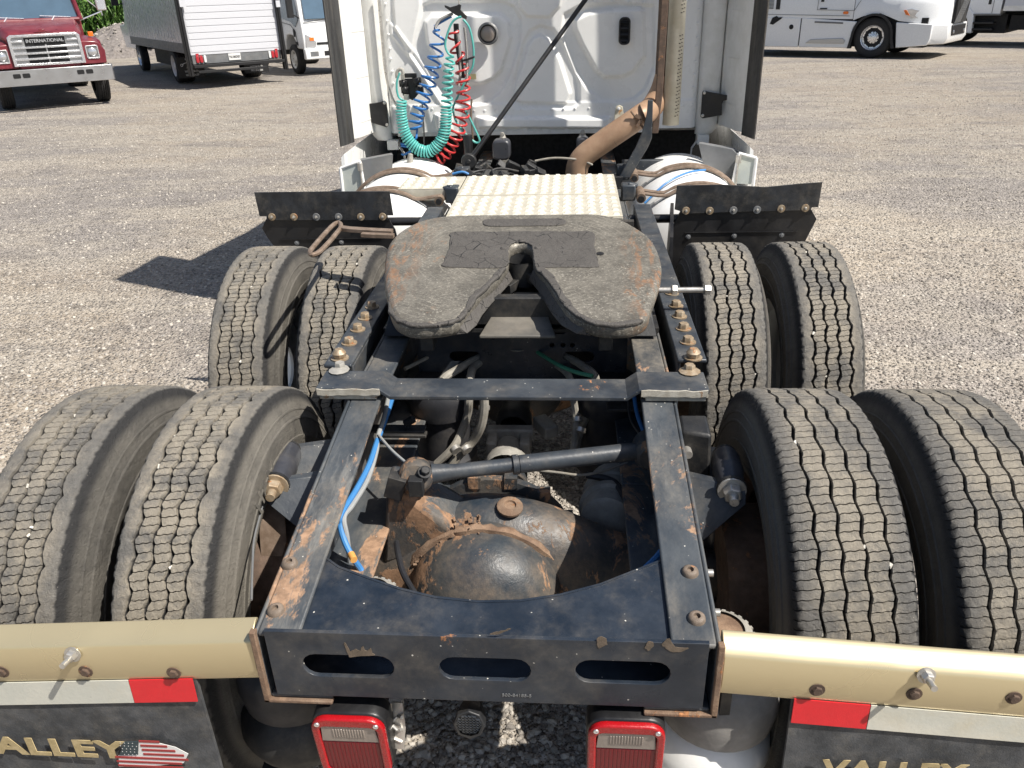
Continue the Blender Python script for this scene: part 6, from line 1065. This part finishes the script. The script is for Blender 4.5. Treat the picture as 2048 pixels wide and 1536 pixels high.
for x in(cx-.85,cx+.85):
    g=MB(); g.bb((x-.33,-.72,.16),(x+.33,-.70,.66)); mf=obj('mud_flap',g,M['vblack'],B)
    for body,z,sz in(("TRUCK & EQUIP",.60,.055),("INC.",.46,.04),("FORT WAYNE, IN",.40,.045),("WATTS 260-426-1234",.31,.07),("WATS  260-424-5600",.22,.07)):
        link('flap_lettering',finish(text_mesh(body,sz,Matrix(((1,0,0,x),(0,0,-1,-.722),(0,1,0,z),(0,0,0,1))),.001,.001,sx=.62 if len(body)<15 else .52),M['pale'],0),mf)
    g=MB(); g.tube([(x+.16*math.cos(a)*1.3,-.724,.46+.07*math.sin(a)) for a in np.linspace(.3,2.84,12)],.010,5); g.lathe([(.02,0),(.035,.002),(.035,.004)],(x-.22,-.722,.47),(0,-1,0),12); obj('flap_logo',g,M['pale'],mf)
# faded remains of lettering and tape on the grey side
g=MB(); r2=np.random.default_rng(3)
for k in range(16):
    y=4.9-k*.38+r2.normal(0,.05); z=1.62-.012*k; 
    if k<5 or 8<k<16: g.box((cx-hw-.005,y,z+.0*k-(.28 if k>=5 else 0)+.0),(.003,.10+.12*r2.random(),.05+.09*r2.random()),Matrix.Rotation(r2.normal(0,.5),3,'X'))
obj('torn_lettering',g,M['pale'],bx,kind='stuff',smooth=0)
# --- small white cab over chassis truck
I=thing('cabover_truck','small white cab over truck with bare chassis, parked beside the box truck','truck',(-6.93,22.46,0),math.radians(-142.8))
sec=lambda y0,y1,hw0,hw1,zb,zt,:[(-hw0,y0,zb),(-hw0,y0,zb+.5),(-hw1,y1,zt),(hw1,y1,zt),(hw0,y0,zb+.5),(hw0,y0,zb)]
g=MB(); side=[(1.02,.68),(1.03,.95),(.98,1.35),(.72,2.15),(.55,2.25),(-.75,2.25),(-.80,2.1),(-.80,.62),(-.50,.62),(-.42,.86),(-.25,1.0),(.0,1.03),(.25,1.0),(.42,.86),(.50,.68)]
for s in(-.98,.98):
    for y,z in side: g.v.append((s*(1.0 if z<1.5 else .93),y,z))
n=len(side); g.f+=[tuple(range(n)),tuple(range(2*n-1,n-1,-1))]+[(i,(i+1)%n,n+(i+1)%n,n+i) for i in range(n)]; cab=obj('cab',g,M['vwhite'],I,bevel=.035)
g=loft([[(-.86,1.005+d,1.42),(.86,1.005+d,1.42),(.80,.765+d,2.12),(-.80,.765+d,2.12)] for d in(-.02,.012)]); obj('windscreen',g,M['glass'],cab,bevel=.01)
for s in(-1,1):
    g=MB(); P=[(.80,1.40),(.58,2.05),(-.62,2.05),(-.62,1.45),(.2,1.36),(.55,1.22)]; vs_=[(s*(.985-.075*max(0,(z-1.35)/.7)),y,z) for y,z in P]; g.add(vs_+[(x+s*.006,y,z) for x,y,z in vs_],[tuple(range(6)),tuple(range(11,5,-1))]+[(i,(i+1)%6,6+(i+1)%6,6+i) for i in range(6)]); obj('side_window',g,M['glass'],cab)
    g=MB(); g.tube([(s*.99,-.7,1.35),(s*.99,.2,1.28),(s*.99,.52,1.12),(s*.99,.60,.75)],.008,5); g.tube([(s*.99,-.7,2.0),(s*.99,-.7,.7)],.008,5); dr_=obj('door_seam',g,M['vblack'],cab); g=MB(); g.box((s*.995,.42,1.08),(.02,.10,.20)); g.box((s*.995,-.6,1.15),(.02,.05,.3)); obj('door_handle',g,M['vblack'],dr_,bevel=.01)
    g=MB(); g.prism([(-.15,-.16),(.14,-.16),(.16,-.02),(.02,.10),(-.12,.18)],.05,XZ(1.0)@Matrix.Translation((-s*.78,.88,0))@Matrix.Diagonal((s,1,1,1))); obj('headlamp',g,M['headlamp'],cab,bevel=.01); g=MB(); g.box((s*.74,1.055,.93),(.12,.01,.08)); obj('indicator',g,M['amber'],cab)
    g=MB(); g.bb((s*.97,.45,.78),(s*1.0,.62,.86)); obj('side_marker',g,M['vblack'],cab)
    g=MB(); g.box((s*1.17,.85,1.72),(.16,.12,.50)); g.tube([(s*.95,.9,1.45),(s*1.12,.9,1.55)],.02,6); g.tube([(s*.9,.7,2.0),(s*1.12,.86,1.95)],.02,6); obj('mirror',g,M['vblack'],I,bevel=.03)
    vwheel(I,s*.84,0,.39,.22,s,M['whitedirty'],6,.235); vwheel(I,s*.84,-3.6,.39,.42,s,M['whitedirty'],6,.235)
g=MB(); g.bb((-.99,.95,.42),(.99,1.12,.70)); bm_=obj('bumper',g,M['vwhite'],I,bevel=.03)
for s in(-1,1): g=MB(); g.bb((s*.62,1.115,.50),(s*.85,1.125,.62)); obj('fog_lamp_recess',g,M['greyp'],bm_)
g=MB(); g.bb((-.45,1.11,.50),(.45,1.124,.62)); g.bb((-.6,1.02,.78),(.6,1.04,.84)); obj('lower_grille',g,M['vblack'],bm_)
g=MB(); g.bb((-.42,-5.8,.60),(-.34,.4,.78)); g.bb((.34,-5.8,.60),(.42,.4,.78)); g.bb((-.6,-.6,.4),(.6,.6,.62)); g.bb((.42,-2.4,.45),(.85,-1.3,.75)); g.bb((-.4,-5.8,.62),(.4,-5.7,.75)); g.bb((-.4,-2.8,.62),(.4,-2.7,.75)); obj('chassis',g,M['dark'],I,kind='stuff')
g=MB(); g.tube([(.5,-.85,.82),(.5,-1.6,.80),(.45,-2.8,.80)],.035,8); obj('fuel_line',g,M['alu'],I)
g=MB(); g.tube([(.90,1.00,1.34),(.2,1.02,1.42)],.008,5); obj('wiper',g,M['vblack'],I)
# --- white aerodynamic tractor on the right
S=thing('aero_semi','white aerodynamic sleeper semi with dark mesh grille, parked on the right','truck',(9.15,23.2,0),math.radians(-127.2))
def arch_side(x,pts): return [(x,y,z) for y,z in pts]
# lower side: skirt panels, arch and bumper drawn as outlines in the side plane then given depth
YZ=lambda x:Matrix(((0,0,1,x),(1,0,0,0),(0,1,0,0),(0,0,0,1)))
ar=[(.56*math.cos(a)-.13,.52+.60*math.sin(a)) for a in np.linspace(math.pi,0,14)]
for s in(-1,1):
    X0=s*1.20-.03
    g=MB(); g.prism([(-3.9,.25),(-2.17,.25),(-2.17,1.02),(-3.9,1.06)],.06,YZ(X0)); sk=obj('skirt_panel',g,M['vwhite'],S,bevel=.02)
    g=MB(); g.prism([(-2.14,.25),(-.72,.25)]+[(-.70,.45),(-.66,.75),(-.58,.92),(-2.14,1.02)],.06,YZ(X0)); sk2=obj('skirt_panel',g,M['vwhite'],S,bevel=.02)
    g=MB(); g.prism([(-1.95,.36),(-.85,.36),(-.82,.44),(-.9,.50),(-1.8,.46)],.05,YZ(s*1.22-.01)); obj('step_tread',g,M['alu'],sk2,bevel=.01)
    g=MB(); g.prism([(-1.75,.89),(-.95,.86),(-.95,.90),(-1.75,.93)],.03,YZ(s*1.225-.01)); obj('grab_slot',g,M['greyp'],sk2)
    if s>0:
        g=MB(); g.prism([(-3.08,.86),(-2.98,.84),(-2.86,.92),(-2.74,1.0),(-2.72,1.04),(-2.84,1.03),(-2.9,1.07),(-3.02,1.02)],.02,YZ(1.225)); obj('step_recess',g,M['black'],sk); g=MB(); g.lathe([(.0005,.01),(.065,.01),(.065,0)],(1.23,-2.42,.78),(1,0,0),18); obj('filler_cap',g,M['black'],sk)
        g=MB()
        for k in range(7): g.bb((1.232,-3.30,1.26+k*.035),(1.238,-3.02,1.275+k*.035))
        obj('side_vent',g,M['vblack'],S,kind='stuff'); g=MB(); g.bb((1.225,-2.95,1.24),(1.235,-2.83,1.6)); obj('door_gap',g,M['vblack'],S)
    g=MB(); g.prism([(-.74,.24)]+ar+[(.50,.26),(.42,.26)]+[(.50*math.cos(a)-.13,.52+.545*math.sin(a)) for a in np.linspace(0,math.pi,14)]+[(-.66,.24)],.14,YZ(s*1.13-.07+s*.06)); obj('wheel_arch',g,M['vblack'],S)
    g=MB(); P=[(.53,.27),(1.30,.34),(1.36,.5),(1.36,.85),(.44,.90),(.48,.6)]; g.prism(P,.07,YZ(s*1.17-.035)); obj('bumper_side',g,M['vwhite'],S,bevel=.02)
    vwheel(S,s*1.03,-.13,.515,.28,s,M['chrome'],10,.30); vwheel(S,s*1.0,-5.6,.515,.5,s,M['chrome'],10,.30)
# hood and cab as lofted sections from the front back
def hs_(y,hw,zb,zt,r=.3): return [(-hw,y,zb),(-hw,y,zt-r),(-hw+r*.35,y,zt-r*.3),(-hw+r,y,zt),(hw-r,y,zt),(hw-r*.35,y,zt-r*.3),(hw,y,zt-r),(hw,y,zb)]
obj('hood',loft([hs_(1.62,.60,.84,1.50,.12),hs_(1.36,.95,.84,1.56,.25),hs_(1.0,1.12,.87,1.62,.3),hs_(.5,1.19,.93,1.68,.3),hs_(0,1.20,1.12,1.74,.3),hs_(-.45,1.20,1.05,1.80,.3),hs_(-.7,1.20,.95,1.85,.3)]),M['vwhite'],S,smooth=60)
obj('cab',loft([hs_(-.72,1.20,.98,1.86,.2),hs_(-1.0,1.2,.98,2.4,.25),hs_(-1.7,1.22,1.0,3.0,.3),hs_(-3.9,1.22,1.04,3.6,.3)]),M['vwhite'],S,smooth=50)
g=MB()
for pts in([(1.225,-.70,1.19),(1.232,-1.72,1.22),(1.232,-1.72,2.4)],[(1.225,-.70,1.19),(1.225,-.55,1.45)],[(1.222,-3.9,1.13),(1.228,-.8,1.06)]): g.tube(pts,.007,5)
obj('door_seam',g,M['greyp'],S,kind='stuff')
g=MB(); g.box((1.235,-1.55,1.25),(.01,.2,.03)); g.box((1.235,-1.6,1.47),(.02,.08,.10)); obj('door_badge',g,M['vblack'],S)
g=MB(); g.prism(stadium(0,0,.15,.075),.02,Matrix(((0,0,1,1.215),(1,0,0,-.92),(0,1,0,1.14),(0,0,0,1)))); obj('side_marker',g,M['amber'],S,bevel=.008)
for s in(-1,1):
    g=MB(); P=[(.60,1.19),(.78,1.22),(1.08,1.14),(1.16,1.02),(1.12,.96),(.80,1.02),(.66,1.10)]; g.prism(P,.05,YZ(0)); 
    g.v=[(s*(1.215-.22*max(0,(v[1]-.75)/.4)**1.5+(v[0]-.03)*.6),v[1],v[2]) for v in g.v]; hl=obj('headlamp',g,M['headlamp'],S,bevel=.01)
    g=MB(); P=[(.585,1.19),(.66,1.195),(.76,1.06),(.66,1.08)]; g.prism(P,.05,YZ(0)); g.v=[(s*(1.222-.22*max(0,(v[1]-.75)/.4)**1.5+(v[0]-.03)*.6),v[1],v[2]) for v in g.v]; obj('indicator',g,M['amber'],hl,bevel=.005)
g=loft([[(-.52,1.60,.84),(-.60,1.66,1.50),(.60,1.66,1.50),(.52,1.60,.84)],[(-.52,1.70,.84),(-.60,1.72,1.50),(.60,1.72,1.50),(.52,1.70,.84)]]); gri=obj('mesh_grille',g,M['black'],S,bevel=.02)
g=MB()
for k in range(-12,13):
    for d in(1,-1):
        a=(-.55+0*k,0); x0=k*.09; p=[(x0-d*.33,.85),(x0+d*.33,1.49)]; 
        if max(abs(p[0][0]),abs(p[1][0]))<.66: g.tube([(p[0][0]*.9,1.705,p[0][1]),(p[1][0]*.9,1.725,p[1][1])],.008,4)
obj('grille_mesh',g,M['greyp'],gri,kind='stuff')
g=loft([[(-1.17,1.30,.36),(-.85,1.62,.36),(.85,1.62,.36),(1.17,1.30,.36),(1.05,1.2,.36),(-1.05,1.2,.36)],[(-1.18,1.32,.50),(-.88,1.70,.50),(.88,1.70,.50),(1.18,1.32,.50),(1.05,1.2,.5),(-1.05,1.2,.5)],[(-1.18,1.32,.84),(-.88,1.66,.84),(.88,1.66,.84),(1.18,1.32,.84),(1.05,1.2,.84),(-1.05,1.2,.84)]]); bp_=obj('front_bumper',g,M['vwhite'],S,bevel=.02)
g=MB(); g.bb((-.62,1.64,.55),(.62,1.715,.80)); obj('lower_grille',g,M['vblack'],bp_,bevel=.02)
for s in(-1,1): g=MB(); g.lathe([(.0005,.02),(.04,.015),(.045,0)],(s*.5,1.715,.64),(0,1,0),14); obj('fog_lamp',g,M['headlamp'],bp_)
g=MB(); g.bb((-.45,-7.0,.6),(.45,-3.9,.95)); g.bb((-1.1,-3.8,.28),(1.1,1.2,1.0)); obj('chassis',g,M['black'],S)
# --- white day cab with a box body, farther right
D=thing('day_cab_truck','white day cab box truck with black steps, behind the aero semi','truck',(12.6,27.2,0),math.radians(52.8))
for x,s in((-1.02,-1),(1.02,1)): vwheel(D,x,0,.50,.28,s,M['whitedirty'],8); vwheel(D,x,-5.4,.5,.5,s,M['whitedirty'],8)
g=loft([hs_(1.9,.75,.7,1.5,.2),hs_(.9,.95,.8,1.65,.3),hs_(-.05,1.05,.9,1.8,.3)]); obj('hood',g,M['vwhite'],D,smooth=60)
for s in(-1,1):
    g=MB(); g.prism([(.9,.6),(.62,.62)]+[(.60*math.cos(a),.50+.62*math.sin(a)) for a in np.linspace(.3,math.pi-.1,10)]+[(-.62,.36),(-.38*1.0-.0,.36)][:0]+[(-.60,.36),(-.33-.42,.36),(-.72,.9),(-.4,1.25),(.3,1.3),(.9,1.1)],.25,YZ(s*1.07-.125)); obj('fender',g,M['vwhite'],D,bevel=.03)
g=loft([hs_(-.12,1.12,.90,1.9,.2),hs_(-.5,1.15,.90,2.6,.25),hs_(-1.42,1.17,.90,2.7,.25)]); cb_=obj('cab',g,M['vwhite'],D,smooth=50)
g=MB(); g.box((-1.178,-1.09,1.24),(.02,.08,.16)); obj('door_handle',g,M['vblack'],cb_,bevel=.01); g=MB(); g.bb((-1.182,-1.20,.92),(-1.17,-1.19,2.4)); g.bb((-1.19,-1.45,.86),(1.19,-.15,.905)); obj('door_seam',g,M['greyp'],cb_,kind='stuff')
link('door_lettering',finish(text_mesh('TK 359-A 38890',.07,Matrix(((0,0,-1,-1.18),(-1,0,0,-.62),(0,1,0,1.42),(0,0,0,1))),.001,.001),M['vblack'],0),cb_)
for z in(.44,.62): g=MB(); g.bb((-1.18,-1.3,z),(-.85,-.45,z+.06)); obj('step',g,M['vblack'],D,bevel=.01)
g=MB(); g.bb((-.9,-1.6,.35),(.9,-.4,.88)); g.bb((-.5,-9,.55),(.5,1.5,.95)); g.bb((-.95,-3.9,.45),(.95,-1.7,.85)); g.bb((-1.0,-6.8,.5),(1.0,-4.6,.9)); obj('chassis',g,M['black'],D)
g=MB(); g.bb((-1.25,-10,1.0),(1.25,-1.5,3.6)); bo_=obj('box_body',g,M['vwhite2'],D,bevel=.01); g=MB(); g.bb((-1.26,-10,.98),(-1.24,-1.5,1.12)); obj('lower_rail',g,M['whitedirty'],bo_)
# ------------------------------------------------------------ berm of broken stone and tall maize behind the parked row
def berm():
    ax=Vector((.797,.604,0)); ay=Vector((-.604,.797,0)); o=Vector((-18.5,32.0,0)); nu,nv=150,26; v=[];r3=np.random.default_rng(5)
    for i in range(nu):
        for j in range(nv):
            a=-16+40*i/(nu-1); b=-1.4+6.0*j/(nv-1); t=b/3.2; h=1.15*max(0,math.sin(min(1,max(0,(b+1.4)/4.6))*math.pi))**.7*(.8+.25*math.sin(a*.7)+.15*math.sin(a*1.9+1)); h+=r3.normal(0,.045) if h>.02 else -.06
            p=o+ax*a+ay*b; v.append((p.x,p.y,h))
    f=[(i*nv+j,i*nv+nv+j,i*nv+nv+j+1,i*nv+j+1) for i in range(nu-1) for j in range(nv-1)]; g=MB(); g.add(v,f); obj('rubble_berm',g,M['berm'],kind='structure',smooth=0)
    V=np.array(v); idx=r3.integers(0,len(V),9000); P=V[idx]+np.c_[r3.normal(0,.1,9000),r3.normal(0,.1,9000),np.zeros(9000)]; P=P[P[:,2]>.02]; stones('rubble_stones',P,.02,.09,None)
    g=MB(); 
    for k in range(2300):
        a=-16+42*r3.random(); b=2.2+4.5*r3.random(); p=o+ax*a+ay*b; h=2.0+.5*r3.random(); 
        for q in range(9):
            an=r3.random()*6.28; z=.25+h*.85*q/9; l=.45+.35*r3.random(); dx,dy=math.cos(an),math.sin(an); w=.032; pts=[(0,z),(l*.35,z+.28),(l*.75,z+.30),(l*1.1,z+.02)]; vv=[]
            for u,(d_,zz) in enumerate(pts): ww=w*(1,1.3,.9,.1)[u]; vv+=[(p.x+dx*d_-dy*ww,p.y+dy*d_+dx*ww,zz),(p.x+dx*d_+dy*ww,p.y+dy*d_-dx*ww,zz)]
            g.add(vv,[(0,1,3,2),(2,3,5,4),(4,5,7,6)])
        g.add([(p.x-.012,p.y,0),(p.x+.012,p.y,0),(p.x+.008,p.y,h),(p.x-.008,p.y,h)],[(0,1,2,3)])
    me=bpy.data.meshes.new('maize_field'); me.from_pydata(g.v,[],g.f); me.materials.append(M['maize']); link('maize_field',me,kind='stuff')
M['berm']=worn('grey_rubble_soil',(.14,.125,.115),(.24,.215,.20),.9,dust=.3,bump=.9,scale=1.2)
g_=NT('maize_leaves'); c_=g_.mix(g_.ramp(g_.noise(3,4),.35,.65),(.045,.11,.02),(.13,.24,.045)); M['maize']=g_.out(c_,.5,0,None,.4)
berm()
